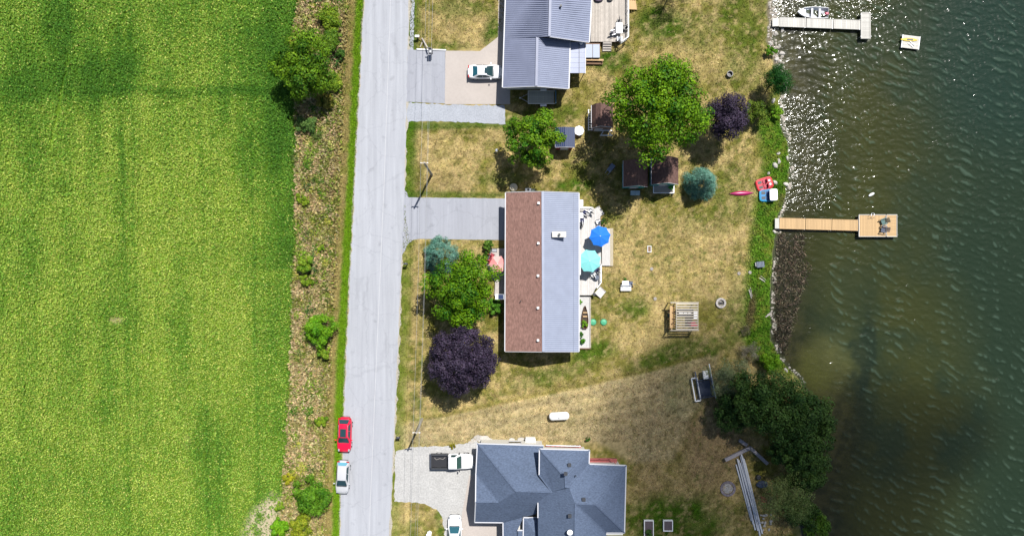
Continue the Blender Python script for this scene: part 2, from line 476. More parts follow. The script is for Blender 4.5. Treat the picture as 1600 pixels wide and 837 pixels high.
X0, X1, Y0, Y1, ST = -76.0, 78.0, -43.0, 43.0, 0.25
gx = np.arange(X0, X1 + ST/2, ST); gy = np.arange(Y0, Y1 + ST/2, ST)
GX, GY = np.meshgrid(gx, gy)
PX = 800 + GX*PPM; PY = 418.5 - GY*PPM
nx, ny = len(gx), len(gy)
Z = gz(PX, PY)
Z = Z + 0.05*(fbm(GX*1.3, GY*1.3, 3, 12)-0.5)*(PX < road_l(PY)-25) + 0.012*(fbm(GX*1.1, GY*1.1, 3, 13)-0.5)*(PX > 640)
CC = base_colour(PX.ravel(), PY.ravel())
idx = np.arange(nx*ny).reshape(ny, nx)
q = np.stack([idx[:-1, :-1], idx[:-1, 1:], idx[1:, 1:], idx[1:, :-1]], -1).reshape(-1, 4)
co = np.stack([GX, GY, Z], -1).reshape(-1, 3)
# the land and the lake bed run on far beyond the frame
FAR = 2500.0
def ring(z_w, z_e):
    xs = [-FAR, X0, X1, FAR]; ys = [-FAR, Y0, Y1, FAR]
    return xs, ys
fco = []; fq = []; fcol = []
def far_quad(x0, x1, y0, y1, z, c):
    n = len(co) + len(fco)
    fco.extend([(x0, y0, z), (x1, y0, z), (x1, y1, z), (x0, y1, z)]); fcol.extend([c]*4); fq.append((n, n+1, n+2, n+3))
lc = np.array(alb(110, 120, 50)); fc_ = np.array(alb(90, 130, 35)); bc = np.array(alb(60, 60, 40))
for ya, yb in ((-FAR, Y0), (Y1, FAR)):
    far_quad(-FAR, -22, ya, yb, -0.02, fc_); far_quad(-22, 34, ya, yb, -0.02, lc); far_quad(34, FAR, ya, yb, -3.9, bc)
far_quad(-FAR, X0, Y0, Y1, -0.02, fc_); far_quad(X1, FAR, Y0, Y1, -3.9, bc)
ground = raw_mesh('ground', np.vstack([co, np.array(fco)]), np.vstack([q, np.array(fq)]), m_ground, np.vstack([CC*np.where((PX.ravel() > 640) & (PX.ravel() < shore_x(PY.ravel())), .86, 1.0)[:, None], np.array(fcol)]), smooth=True)
tag(ground, kind='structure')

# ------------------------------------------------------------------ water
WS = 0.125
wx = np.arange(32.0, 70.0, WS); wy = np.arange(-38.0, 38.0, WS)
WX, WY = np.meshgrid(wx, wy)
wpx = 800 + WX*PPM; wpy = 418.5 - WY*PPM
dd = shore_d(wpx, wpy)
amp = (0.35 + 0.65*sst(0.0, 5.0, dd)) * (0.75 + 0.5*fbm(WX/6, WY/6, 3, 81))
amp = amp * np.where((wpy > 345) & (wpx < 1300), 0.55, 1.0)
WZ = np.zeros_like(WX)
wr = np.random.default_rng(3)
warpx = 1.6*(fbm(WX/5, WY/5, 3, 85)-.5); warpy = 1.6*(fbm(WX/5, WY/5, 3, 87)-.5)
for i in range(54):
    lam = 0.38 * (3.5 ** wr.random())
    th = math.radians(60) + wr.normal()*0.36
    k = 2*math.pi/lam
    WZ += 0.0040*lam**1.0 * np.sin(k*(math.cos(th)*(WX+warpx) + math.sin(th)*(WY+warpy)) + wr.random()*6.28)
WZ = WZ*amp
crest = sst(1.0, 2.6, WZ/(WZ.std()+1e-9))
deep = np.array((0.014, 0.025, 0.013)); mid = np.array((0.030, 0.032, 0.007)); teal = np.array((0.010, 0.027, 0.020)); shal = np.array((0.040, 0.040, 0.018))
wc = np.broadcast_to(deep, WX.shape + (3,)).copy()
nA = fbm(WX/7, WY/7, 4, 91); nB = fbm(WX/2.5, WY/2.5, 3, 95)
def wmix(m, c):
    global wc
    m = np.clip(m, 0, 1)[..., None]; wc = wc*(1-m) + c*m
wmix((.35+.5*sst(.3, .65, nA))*(1-sst(9, 27, dd + 5*(fbm(WX/9, WY/16, 3, 99)-.5))), mid)
wmix(.35*sst(.45, .7, nB)*(1-sst(8, 20, dd)), mid*1.25)
wmix(.6*(1-sst(1.5, 5, dd)), shal)
wmix(.55*ell(wpx, wpy, 1400, 620, 150, 240)*sst(.3, .6, nA), mid*1.15)
wmix(.55*ell(wpx, wpy, 1600, 60, 190, 200), teal)
sx_ = wpx + 46*(fbm(WX/3.4, WY/3.4, 4, 103)-.5); sy_ = wpy + 46*(fbm(WX/3.4, WY/3.4, 4, 107)-.5)
wmix((.45+.6*(nB-.4))*ell(sx_, sy_, 1292, 590, 50, 90, .35), np.array((.10, .10, .032)))
wmix(.5*ell(sx_, sy_, 1352, 560, 14, 90, .1), np.array((.006, .013, .010)))
wmix(.3*ell(sx_, sy_, 1310, 440, 60, 60), np.array((.05, .05, .012)))
wmix(.3*ell(wpx, wpy, 1320, 470, 60, 120), deep*.8)
wmix(.3*crest, np.array((0.09, 0.14, 0.10)))  # light streaks painted on the crests, standing in for sky light on waves
ripple = .22 + .9*inpoly(wpx, wpy, [(1222,150),(1268,150),(1312,190),(1316,300),(1290,332),(1225,330)], 14) + 1.2*inpoly(wpx, wpy, [(1216,-60),(1400,-60),(1395,18),(1350,34),(1290,45),(1216,48)], 18)*np.where(wpy > 36, .5, 1) + .3*sst(.4, .7, nB)
wi = np.arange(WX.size).reshape(WX.shape)
wq = np.stack([wi[:-1, :-1], wi[:-1, 1:], wi[1:, 1:], wi[1:, :-1]], -1).reshape(-1, 4)
wco = np.stack([WX, WY, WATER_Z + WZ], -1).reshape(-1, 3)
opac = np.clip(0.12 + 0.83*sst(0.0, 8.5, dd + 2.0*(nA-.5)), 0, .97)
opac = np.where((wpy > 540), np.minimum(opac, 0.25 + 0.7*sst(2.0, 9.0, dd)), opac)
fw = []; fwq = []
def wq_far(x0, x1, y0, y1):
    n = len(wco) + len(fw)
    fw.extend([(x0, y0, WATER_Z), (x1, y0, WATER_Z), (x1, y1, WATER_Z), (x0, y1, WATER_Z)]); fwq.append((n, n+1, n+2, n+3))
wq_far(34.5, FAR, float(wy[-1]), FAR); wq_far(34.5, FAR, -FAR, float(wy[0])); wq_far(float(wx[-1]), FAR, float(wy[0]), float(wy[-1]))
m_water, nt, out = nodes_of('lake_water')
at = nt.nodes.new('ShaderNodeAttribute'); at.attribute_name = 'Col'
df = nt.nodes.new('ShaderNodeBsdfDiffuse'); nt.links.new(at.outputs['Color'], df.inputs['Color'])
tr = nt.nodes.new('ShaderNodeBsdfTransparent'); tr.inputs['Color'].default_value = (0.62, 0.70, 0.62, 1)
mx = nt.nodes.new('ShaderNodeMixShader'); nt.links.new(at.outputs['Alpha'], mx.inputs[0]); nt.links.new(tr.outputs[0], mx.inputs[1]); nt.links.new(df.outputs[0], mx.inputs[2])
gl = nt.nodes.new('ShaderNodeBsdfGlossy'); gl.inputs['Roughness'].default_value = 0.10; gl.inputs['Color'].default_value = (1, 1, 1, 1)
tc = nt.nodes.new('ShaderNodeTexCoord')
mp = nt.nodes.new('ShaderNodeMapping'); mp.inputs['Rotation'].default_value = (0, 0, math.radians(30)); mp.inputs['Scale'].default_value = (0.45, 1.0, 1.0)
nt.links.new(tc.outputs['Object'], mp.inputs['Vector'])
nz = nt.nodes.new('ShaderNodeTexNoise'); nz.inputs['Scale'].default_value = 2.8; nz.inputs['Detail'].default_value = 2.0; nz.inputs['Roughness'].default_value = 0.6; nz.inputs['Distortion'].default_value = 0.6
nt.links.new(mp.outputs[0], nz.inputs['Vector'])
bp = nt.nodes.new('ShaderNodeBump'); bp.inputs['Strength'].default_value = 0.9; bp.inputs['Distance'].default_value = 0.12
a2 = nt.nodes.new('ShaderNodeAttribute'); a2.attribute_name = 'Ripple'
ml = nt.nodes.new('ShaderNodeMath'); ml.operation = 'MULTIPLY'; nt.links.new(nz.outputs['Fac'], ml.inputs[0]); nt.links.new(a2.outputs['Fac'], ml.inputs[1])
nt.links.new(ml.outputs[0], bp.inputs['Height'])
gl2 = nt.nodes.new('ShaderNodeBsdfGlossy'); gl2.inputs['Roughness'].default_value = 0.24; nt.links.new(bp.outputs[0], gl2.inputs['Normal'])
mg = nt.nodes.new('ShaderNodeMixShader'); mg.inputs[0].default_value = .28; nt.links.new(gl.outputs[0], mg.inputs[1]); nt.links.new(gl2.outputs[0], mg.inputs[2])
for n_ in (df, gl): nt.links.new(bp.outputs[0], n_.inputs['Normal'])
fr = nt.nodes.new('ShaderNodeFresnel'); fr.inputs['IOR'].default_value = 1.333; nt.links.new(bp.outputs[0], fr.inputs['Normal'])
mx2 = nt.nodes.new('ShaderNodeMixShader'); nt.links.new(fr.outputs[0], mx2.inputs[0]); nt.links.new(mx.outputs[0], mx2.inputs[1]); nt.links.new(mg.outputs[0], mx2.inputs[2])
nt.links.new(mx2.outputs[0], out.inputs['Surface'])
wat = raw_mesh('lake_water', np.vstack([wco, np.array(fw)]), np.vstack([wq, np.array(fwq)]), m_water, smooth=True)
a = wat.data.color_attributes.new('Col', 'FLOAT_COLOR', 'POINT')
ca = np.ones((len(wco)+len(fw), 4), np.float32); ca[:len(wco), :3] = wc.reshape(-1, 3); ca[:len(wco), 3] = opac.ravel(); ca[len(wco):, :3] = deep; ca[len(wco):, 3] = .97
a.data.foreach_set('color', ca.ravel())
ra = wat.data.attributes.new('Ripple', 'FLOAT', 'POINT'); rv = np.full(len(ca), .5, np.float32); rv[:len(wco)] = ripple.ravel(); ra.data.foreach_set('value', rv)
tag(wat, kind='structure')

# ------------------------------------------------------------------ road and drives
def strip_sheet(name, left, right, z, mat, ys):
    L = [P(left(y), y, z) for y in ys]; R = [P(right(y), y, z) for y in ys]
    b = MB(); n = len(ys)
    vs = L + R + [p - Vector((0, 0, .1)) for p in L] + [p - Vector((0, 0, .1)) for p in R]
    fs = []
    for i in range(n-1):
        fs.append((i, i+1, n+i+1, n+i))
        fs.append((i, 2*n+i, 2*n+i+1, i+1)); fs.append((n+i, n+i+1, 3*n+i+1, 3*n+i))
    b.add(vs, fs)
    return tag(b.build(name, mat, origin=(0, 0, 0)), kind='structure')
def ragged(pts, amp, step=4.0, seed=0):
    r = random.Random(seed); out_ = []
    n = len(pts)
    for i in range(n):
        x0, y0 = pts[i]; x1, y1 = pts[(i+1) % n]
        k = max(1, int(math.hypot(x1-x0, y1-y0)/step))
        for j in range(k):
            t = j/k
            out_.append((x0+(x1-x0)*t + r.uniform(-amp, amp)*(j > 0), y0+(y1-y0)*t + r.uniform(-amp, amp)*(j > 0)))
    return out_
def sheet(name, pts, z, mat, amp=0.4, seed=0):
    b = MB(); q_ = ragged(pts, amp, seed=seed)
    b.prism([tuple(P(x, y, z)[:2]) for x, y in q_], z-0.08, z)
    return tag(b.build(name, mat, origin=(0, 0, 0)), kind='structure')
def M_asphalt(name, col):
    m, nt, out = nodes_of(name)
    pb = nt.nodes.new('ShaderNodeBsdfPrincipled'); pb.inputs['Roughness'].default_value = 0.9; pb.inputs['Specular IOR Level'].default_value = .2
    rgb = nt.nodes.new('ShaderNodeRGB'); rgb.outputs[0].default_value = (*col, 1)
    f1, n1_ = noise_factor(nt, 12, .94, 1.06); f2, _ = noise_factor(nt, .5, .93, 1.07, stretch=(3, .35, 1)); f3, _ = noise_factor(nt, 1.1, .9, 1.1, stretch=(1.6, .06, 1), detail=2)
    c = times(nt, times(nt, times(nt, rgb.outputs[0], f1), f2), f3)
    tc2 = nt.nodes.new('ShaderNodeTexCoord')
    dn = nt.nodes.new('ShaderNodeTexNoise'); dn.inputs['Scale'].default_value = 1.3; dn.inputs['Detail'].default_value = 4
    nt.links.new(tc2.outputs['Object'], dn.inputs['Vector'])
    va = nt.nodes.new('ShaderNodeVectorMath'); va.operation = 'MULTIPLY_ADD'; va.inputs[1].default_value = (1.3, 1.3, 0)
    nt.links.new(dn.outputs['Color'], va.inputs[0]); nt.links.new(tc2.outputs['Object'], va.inputs[2])
    vo = nt.nodes.new('ShaderNodeTexVoronoi'); vo.feature = 'DISTANCE_TO_EDGE'; vo.inputs['Scale'].default_value = .22
    nt.links.new(va.outputs[0], vo.inputs['Vector'])
    ck = nt.nodes.new('ShaderNodeMapRange'); ck.inputs['From Max'].default_value = .018; ck.inputs['To Min'].default_value = .90; ck.inputs['To Max'].default_value = 1.0
    nt.links.new(vo.outputs['Distance'], ck.inputs['Value']); c = times(nt, c, ck.outputs[0])
    sn = nt.nodes.new('ShaderNodeTexNoise'); sn.inputs['Scale'].default_value = .8; sn.inputs['Detail'].default_value = 5; nt.links.new(tc2.outputs['Object'], sn.inputs['Vector'])
    sm_ = nt.nodes.new('ShaderNodeMapRange'); sm_.inputs['From Min'].default_value = .62; sm_.inputs['From Max'].default_value = .76; sm_.inputs['To Min'].default_value = 1.0; sm_.inputs['To Max'].default_value = .80
    nt.links.new(sn.outputs['Fac'], sm_.inputs['Value']); c = times(nt, c, sm_.outputs[0])
    nt.links.new(c, pb.inputs['Base Color'])
    bp = nt.nodes.new('ShaderNodeBump'); bp.inputs['Strength'].default_value = .3; bp.inputs['Distance'].default_value = .01
    nt.links.new(n1_.outputs['Fac'], bp.inputs['Height']); nt.links.new(bp.outputs[0], pb.inputs['Normal'])
    nt.links.new(pb.outputs[0], out.inputs['Surface'])
    return m
m_road = M_asphalt('bleached_asphalt', alb(194, 196, 202))
m_drive = M_asphalt('grey_drive_asphalt', alb(182, 184, 192))
m_conc = M('concrete_pad', alb(206, 195, 186), .9, .05, 3, var2=.07, scale2=.25, bump=.1)
m_gravel = M('grey_gravel', alb(186, 190, 198), .95, .22, 6, bump=.9, var2=.1, scale2=.6)
m_wgravel = M('pale_gravel', alb(204, 202, 198), .95, .26, 5, bump=.9, var2=.14, scale2=.35)
yr = list(np.linspace(-260, 1120, 190))
jl = {y: random.uniform(-1.5, 1.5) for y in yr}
road = strip_sheet('road', lambda y: float(road_l(y)) + jl[y], lambda y: float(road_r(y)) - jl[y]*.6, 0.035, m_road, yr)
m_seam = M('road_seam', alb(212, 212, 216), .9, .1, 8, stretch=(1, .2, 1))
strip_sheet('road_seam', lambda y: float(road_l(y))*.41+float(road_r(y))*.59-.45, lambda y: float(road_l(y))*.41+float(road_r(y))*.59+.45, 0.040, m_seam, yr)
m_shoulder = M('road_shoulder_gravel', alb(196, 188, 172), .95, .25, 5, bump=.8)
strip_sheet('road_shoulder', lambda y: float(road_r(y)) - 2, lambda y: float(road_r(y)) + 2.4 + jl[y]*1.4, 0.026, m_shoulder, yr)
strip_sheet('road_shoulder', lambda y: float(road_l(y)) - 1.6 + jl[y]*1.2, lambda y: float(road_l(y)) + 2, 0.026, m_shoulder, yr)
sheet('driveway', [(637,78),(696,79),(695,162),(634,159)], .031, m_drive, .3, 1)
sheet('parking_pad', [(696,79.5),(750,80),(778,58),(779,-60),(797,-60),(797,163),(695,163)], .036, m_conc, .15, 2)
sheet('gravel_drive', [(634,160.5),(695,163.5),(788,165),(790,194),(740,192),(700,190),(640,190),(634,193)], .022, m_gravel, 1.2, 3)
sheet('gravel_path', [(640,-60),(648,-60),(647,30),(646,78),(640,78),(641,30)], .020, m_gravel, .8, 4)
m_curb = M('drive_edge_dirt', alb(190, 178, 140), .95, .2)
cur1 = [(628,296)] + [(630+8*math.sin(t), 309-12*math.cos(t)) for t in (0.5, 1.0, 1.5)] + [(640,308.5),(795,310),(795,375),(655,373)] + [(655-22*math.sin(t), 393-20*math.cos(t)) for t in (.4, .8, 1.2, 1.5)] + [(628,398)]
sheet('driveway', cur1, .031, m_drive, .25, 5)
bot = [(618,705),(640,698),(700,696),(747,690),(747,845),(696,845),(692,812),(682,795),(660,786),(616,783)]
sheet('gravel_drive', bot, .022, m_wgravel, 1.4, 6)
sheet('parking_pad', [(733,742),(742,742),(742,812),(790,812),(790,900),(716,900),(722,800)], .030, m_conc, .2, 7)
# ------------------------------------------------------------------ ground cover
def world_xy(px, py): return (px-800)/PPM, (418.5-py)/PPM
def jitter_col(C, lo, hi, hue=.12):
    n = len(C)
    C = C * rng.uniform(lo, hi, (n, 1))
    C = C * (1 + rng.uniform(-hue, hue, (n, 3)))
    return np.clip(C, 0.003, .85)
# the crop
N = 420000
px = rng.uniform(-30, 475, N); py = rng.uniform(-40, 880, N)
ft = field_tone(px, py)
keep = (px < field_edge(py) + rng.normal(0, 3, N)) & (rng.random(N) < .62 + .4*(1-ft))
bare = inpoly(px, py, [(425,770),(445,778),(436,812),(420,850),(350,900),(372,850),(392,800)], 12)
keep &= rng.random(N) > .85*bare*(fbm(px/12, py/12, 3, 4) > .42)
keep &= rng.random(N) > .8*ell(px, py, 182, 499, 14, 7)
tx = 85 - 0.0*py + np.interp(py, [80, 235], [25, -5])
keep &= ~((np.abs(px-tx) < 2.2) & (py > 85) & (py < 235) & (rng.random(N) < .8))
px, py, ft = px[keep], py[keep], ft[keep]; n = len(px)
x, y = world_xy(px, py)
hgt = .18 + .22*rng.random(n)
ripe = np.array(alb(178, 196, 84))*1.25; lush = np.array(alb(108, 154, 48))*1.3; dark = np.array(alb(68, 114, 32))*1.3; pale = np.array(alb(206, 212, 112))*1.2
u = np.clip(ft + rng.normal(0, .22, n), 0, 1)[:, None]
C = np.where(u < .5, dark*(1-2*u) + lush*2*u, lush*(2-2*u) + ripe*(2*u-1))
pk = rng.random(n) < .07*ft
C[pk] = pale
C = jitter_col(C, .7, 1.25)
nr = rng.normal(size=(n, 3))*.55 + np.array([0, 0, 1.0])
crop = leaf_mesh('crop', np.stack([x, y, hgt], 1), nr, rng.uniform(.11, .26, n), C, m_grass, .62)
tag(crop, 'green and yellowish crop leaves covering the field left of the road', 'crop', kind='stuff')
# meadow strip: dry stalks and weeds
N = 52000
py = rng.uniform(-40, 880, N); fe = field_edge(py); rl = road_l(py)
px = fe + (rl - 24 - fe)*rng.random(N) + rng.normal(0, 2, N)
x, y = world_xy(px, py)
C = base_colour(px, py)
nz = fbm(px/11, py/18, 3, 66)
grn = rng.random(N) < np.clip((nz-.42)*2.2, .05, .7)
C = np.where(grn[:, None], np.array(alb(130, 152, 52))*1.25, C*1.45)
pale = rng.random(N) < .12
C[pale] = np.array(alb(216, 196, 150))
C = jitter_col(C, .55, 1.35)
nr = rng.normal(size=(N, 3))*np.array([1, 1, .5]) + np.array([0, 0, .95])
md = leaf_mesh('meadow_grass', np.stack([x, y, rng.uniform(.1, .55, N)], 1), nr, rng.uniform(.2, .55, N), C, m_grass, .34)
tag(md, 'dry brown stalks and weeds between field and roadside', 'dry grass', kind='stuff')
# weeds in clumps through the dry strip
nc = 420
cy_ = rng.uniform(-30, 870, nc); f0 = field_edge(cy_); r0 = road_l(cy_)-30
cu = rng.beta(1.3, 1.0, nc); cx_ = f0 + (r0-f0)*cu
kk = np.where(cy_ < 330, rng.random(nc) < .95, rng.random(nc) < .55)
cx_, cy_ = cx_[kk], cy_[kk]; nc = len(cx_)
cr_ = rng.uniform(.25, .75, nc)*np.where(rng.random(nc) < .15, 1.6, 1)
pal = np.array([alb(74, 122, 30), alb(124, 158, 44), alb(178, 178, 70), alb(90, 110, 50), alb(206, 196, 120), alb(58, 100, 40)])*1.3
cc_ = pal[rng.choice(6, nc, p=[.25, .25, .16, .14, .1, .1])]
per = rng.choice(nc, 17000, p=cr_**2/np.sum(cr_**2)); n = len(per)
dv = rng.normal(size=(n, 3)); dv /= np.linalg.norm(dv, axis=1, keepdims=True); dv[:, 2] = np.abs(dv[:, 2])
x, y = world_xy(cx_[per], cy_[per])
pos = np.stack([x, y, np.full(n, .12)], 1) + dv*(cr_[per]*rng.random(n)**.5)[:, None]*np.array([.8, 1.1, .9])
C = jitter_col(cc_[per], .6, 1.35)
wd = leaf_mesh('meadow_weeds', pos, dv*.6 + rng.normal(size=(n, 3))*.5 + np.array([0, 0, .7]), rng.uniform(.12, .32, n), C, m_grass, .5)
tag(wd, 'green and yellow weeds mixed through the dry strip', 'weeds', kind='stuff')
# brown reeds and drift in the shallows below the tan dock
N = 5200
px = rng.uniform(1206, 1275, N); py = rng.uniform(362, 556, N)
k = (inpoly(px, py, [(1208,362),(1258,366),(1268,420),(1254,470),(1240,520),(1228,556),(1204,540)], 6) > rng.random(N)) & (shore_d(px, py) > .1) & (fbm(px/9, py/14, 3, 77) > .36)
px, py = px[k], py[k]; n = len(px); x, y = world_xy(px, py)
C = jitter_col(np.array([alb(104, 92, 74), alb(60, 52, 42), alb(150, 136, 112)])[rng.choice(3, n, p=[.4, .4, .2])], .6, 1.3)
rd = leaf_mesh('reeds', np.stack([x, y, np.full(n, WATER_Z+.06)+rng.uniform(0, .12, n)], 1), rng.normal(size=(n, 3))*.4+np.array([0, 0, 1.]), rng.uniform(.15, .6, n), C, m_grass, .16)
tag(rd, 'brown reeds and drift matted in the shallows below the tan dock', 'reeds', kind='stuff')
# lawn blades
N = 270000
py = rng.uniform(-30, 870, N); px = np.concatenate([rng.uniform(612, 1240, N-40000), road_l(py[-40000:]) - rng.uniform(0, 36, 40000)])
d = shore_d(px, py)
bl = [[(637,76),(800,76),(800,196),(637,194)], [(778,50),(800,50),(800,80),(750,80)], [(632,308),(795,309),(795,375),(640,374)], bot, [(733,690),(980,690),(980,870),(716,870)], [(790,300),(905,300),(905,548),(790,548)]]
keep = ((px > road_r(py) + 2) | (px < road_l(py) - .5)) & (d < -.25)
for b_ in bl: keep &= inpoly(px, py, b_, 1.5) < .35
rockw = np.interp(py, [-50, 100, 118, 150, 200, 600, 900], [1.2, 1.2, .6, .4, .4, .3, .5])
keep &= d < -rockw
px, py, d = px[keep], py[keep], d[keep]; n = len(px)
x, y = world_xy(px, py)
C = base_colour(px, py)
tall = sst(-4.5, -3.0, d)*(py > 170)
C = jitter_col(C*1.2, .45, 1.5, .12)
nr = rng.normal(size=(n, 3))*np.array([.9, .9, .5]) + np.array([0, 0, .8])
zz = gz(px, py) + .03 + .05*rng.random(n) + .14*tall*rng.random(n)
lw = leaf_mesh('lawn_grass', np.stack([x, y, zz], 1), nr, rng.uniform(.12, .30, n)*(1+.5*tall), C, m_grass, .3)
tag(lw, 'short dry and green lawn grass round the houses', 'grass', kind='stuff')

# ------------------------------------------------------------------ trees
def tree(name, label, cat, px, py, R, h, cols, nclump=60, nleaf=9000, leaf=.34, group=None, cf=.6, flat=.75, spread=1.0, clump=.27, seed=1, lobes=3, shape='round', aspect=.62, z0=None, rx=1.0, trunks=1, la=.11):
    global rng
    nleaf = int(nleaf*1.7); leaf = leaf*.82; nclump = int(nclump*1.1)
    keep_rng = rng; rng = np.random.default_rng(seed)
    zc = h*cf
    c = P(px, py, zc)
    base_z = float(gz(px, py)) if z0 is None else z0
    Rm = R/PPM*(1-zc/CAM_H)
    Rm *= 1.07
    root = thing(name, label, cat, (c.x, c.y, base_z), group)
    ct = np.array((c.x, c.y, zc))
    v = rng.normal(size=(nclump, 3)); v /= np.linalg.norm(v, axis=1, keepdims=True)
    v[:, 2] = np.abs(v[:, 2])*np.where(rng.random(nclump) < .8, 1, -.6)
    rad = rng.uniform(.45, 1.0, nclump)**.7
    inner = rng.random(nclump) < .28
    rad = np.where(inner, rng.uniform(.1, .6, nclump), rad); v[inner, 2] = v[inner, 2] + 1.2
    th = np.arctan2(v[:, 1], v[:, 0])
    lob = 1 + la*np.sin(lobes*th + seed) + la*.55*np.sin((2*lobes+1)*th + 2*seed)
    if shape == 'cone':
        t = rng.random(nclump)**.75                           # 0 top .. 1 bottom
        rr = (.12 + .88*t)*(.75 + .25*rng.random(nclump))
        an = rng.random(nclump)*6.283
        cen = np.stack([rr*np.cos(an)*Rm*(1-clump*.6), rr*np.sin(an)*Rm*(1-clump*.6), (h-zc)*(1-1.7*t)], 1)
        cr = Rm*clump*(.55 + .5*t)*rng.uniform(.8, 1.2, nclump)
    else:
        cen = v*(rad*lob)[:, None]*np.array([Rm*(1-clump*.55)*rx, Rm*(1-clump*.55), (h-zc)*flat])
        cr = Rm*clump*rng.uniform(.65, 1.25, nclump)
    per = rng.choice(nclump, nleaf, p=cr**2/np.sum(cr**2))
    dv = rng.normal(size=(nleaf, 3)); dv[:, 2] = np.abs(dv[:, 2])*1.0 - .35
    dv /= np.linalg.norm(dv, axis=1, keepdims=True)
    pos = ct + cen[per] + dv*(cr[per]*rng.random(nleaf)**.4)[:, None]*np.array([1, 1, .75])*spread
    pos[:, 2] = np.maximum(pos[:, 2], base_z + .15)
    nr = dv*1.25 + rng.normal(size=(nleaf, 3))*.45 + np.array([0, 0, .3])
    A, B = np.array(alb(*cols[0])), np.array(alb(*cols[1]))
    ck = np.clip(rng.random(nclump)*.7 + .15, 0, 1)[per] + rng.normal(0, .2, nleaf)
    ck = np.clip(ck, 0, 1)[:, None]
    C = jitter_col((A*(1-ck) + B*ck)*.9, .75, 1.25, .08)
    o = leaf_mesh('crown', pos, nr, rng.uniform(.65, 1.25, nleaf)*leaf, C, m_leaf, aspect, root, root.location)
    for ti in range(trunks):
        b = MB()
        tr_ = max(.05, h*.018)
        off = Vector((rng.uniform(-.4, .4)*Rm*.5, rng.uniform(-.4, .4)*Rm*.5, 0)) if trunks > 1 else Vector((0, 0, 0))
        b0 = Vector((c.x, c.y, base_z - .1)) + off; mid_ = Vector((c.x, c.y, base_z + (zc-base_z)*.7)) + off
        b.tube([b0, b0 + (mid_-b0)*.5 + Vector((rng.uniform(-.1, .1), rng.uniform(-.1, .1), 0)), mid_, Vector((c.x, c.y, zc + (h-zc)*.45)) + off*.6], [tr_*1.35, tr_, tr_*.75, tr_*.25], 8)
        for k in range(min(7, nclump)):
            e = Vector(ct + cen[int(rng.integers(nclump))])
            b.tube([mid_ + Vector((0, 0, rng.uniform(-.25, .15)*h*.3)), (mid_*.45 + e*.55) + Vector((0, 0, .05*h)), e], [tr_*.5, tr_*.3, tr_*.1], 6)
        b.build('trunk', m_bark, root)
    rng = keep_rng
    return root
GMAPLE = ((38, 102, 8), (138, 184, 20)); GASH = ((44, 108, 12), (138, 180, 30)); DGREEN = ((16, 76, 22), (50, 116, 36))
PURP = ((40, 33, 50), (94, 80, 104)); BSPR = ((80, 144, 124), (158, 210, 186)); WEED = ((88, 134, 26), (172, 198, 52)); OLIVE = ((70, 104, 24), (134, 156, 50))
tree('maple_tree', 'largest round green maple, standing between the brown roofed sheds', 'tree', 1027, 174, 79, 15, GMAPLE, 190, 19000, .36, cf=.64, seed=3, clump=.17, lobes=4, la=.07)
tree('plum_tree', 'dark purple leaved tree beside the largest green maple', 'tree', 1134, 184, 36, 8, PURP, 90, 9500, .26, cf=.6, seed=5, clump=.24)
tree('lilac_shrub', 'olive green shrub between the purple tree and the shore grass', 'shrub', 1182, 176, 20, 2.6, OLIVE, 30, 2200, .26, seed=6, flat=.8)
tree('cedar_tree', 'round dark green cedar right at the rocky waterline', 'tree', 1215, 126, 23, 5.5, DGREEN, 90, 9500, .17, la=.03, seed=7, clump=.28, lobes=2, cf=.55, aspect=.45)
tree('ash_tree', 'loose green ash tree beside the small blue roofed shed', 'tree', 837, 217, 48, 9, GASH, 60, 7000, .36, seed=8, clump=.2, lobes=5)
tree('blue_spruce', 'blue green spruce on the lawn right of the paired sheds', 'tree', 1099, 284, 28, 5.5, BSPR, 150, 12000, .22, seed=9, shape='cone', clump=.22, aspect=.3, cf=.45)
tree('blue_spruce', 'pale blue spruce by the driveway, touching the front yard maple', 'tree', 688, 398, 31, 5.5, BSPR, 80, 8000, .24, seed=10, shape='cone', clump=.2, aspect=.3, cf=.45)
tree('maple_tree', 'green maple in the front yard between spruce and purple tree', 'tree', 719, 450, 58, 9, GMAPLE, 120, 13500, .34, seed=12, clump=.19, lobes=3, la=.09)
tree('purple_maple', 'round dark purple maple in the front yard below the green maple', 'tree', 722, 562, 54, 9, PURP, 190, 20000, .32, flat=.8, seed=13, clump=.17, lobes=2, la=.025)
tree('roadside_tree', 'tallest green tree in the weedy strip between field and road', 'tree', 476, 106, 56, 7.5, ((40, 96, 10), (136, 178, 34)), 84, 10500, .34, seed=14, clump=.19, rx=.86, lobes=4)
SH = ((84, 140, 26), (178, 206, 60))
tree('goldenrod_bush', 'small leafy bush at field edge just below the roadside tree', 'bush', 478, 194, 17, 1.6, ((70, 116, 50), (130, 164, 80)), 22, 1500, .26, seed=15)
tree('goldenrod_bush', 'yellow green bush in the weeds above the roadside tree', 'bush', 512, 30, 26, 1.8, WEED, 30, 2400, .28, seed=16)
tree('sumac_bush', 'green bush near the field edge across from the front yard spruce', 'bush', 475, 411, 15, 2.0, SH, 22, 1500, .28, seed=17)
tree('sumac_bush', 'bright green bush in mid strip, largest one below the field edge bush', 'bush', 499, 514, 26, 3.2, ((74, 140, 16), (150, 206, 40)), 34, 3200, .30, seed=18)
tree('sumac_bush', 'small green bush touching the lower end of the largest strip bush', 'bush', 506, 550, 13, 1.8, SH, 16, 1000, .28, seed=19)
tree('sumac_bush', 'broad dark green bush beside the parked silver car', 'bush', 487, 772, 31, 3.2, ((60, 122, 18), (130, 180, 44)), 40, 4200, .30, seed=20, lobes=5)
tree('sumac_bush', 'round bright green bush in the weeds at the bottom edge', 'bush', 437, 822, 16, 2.2, ((90, 160, 16), (160, 214, 40)), 26, 2200, .26, seed=21)
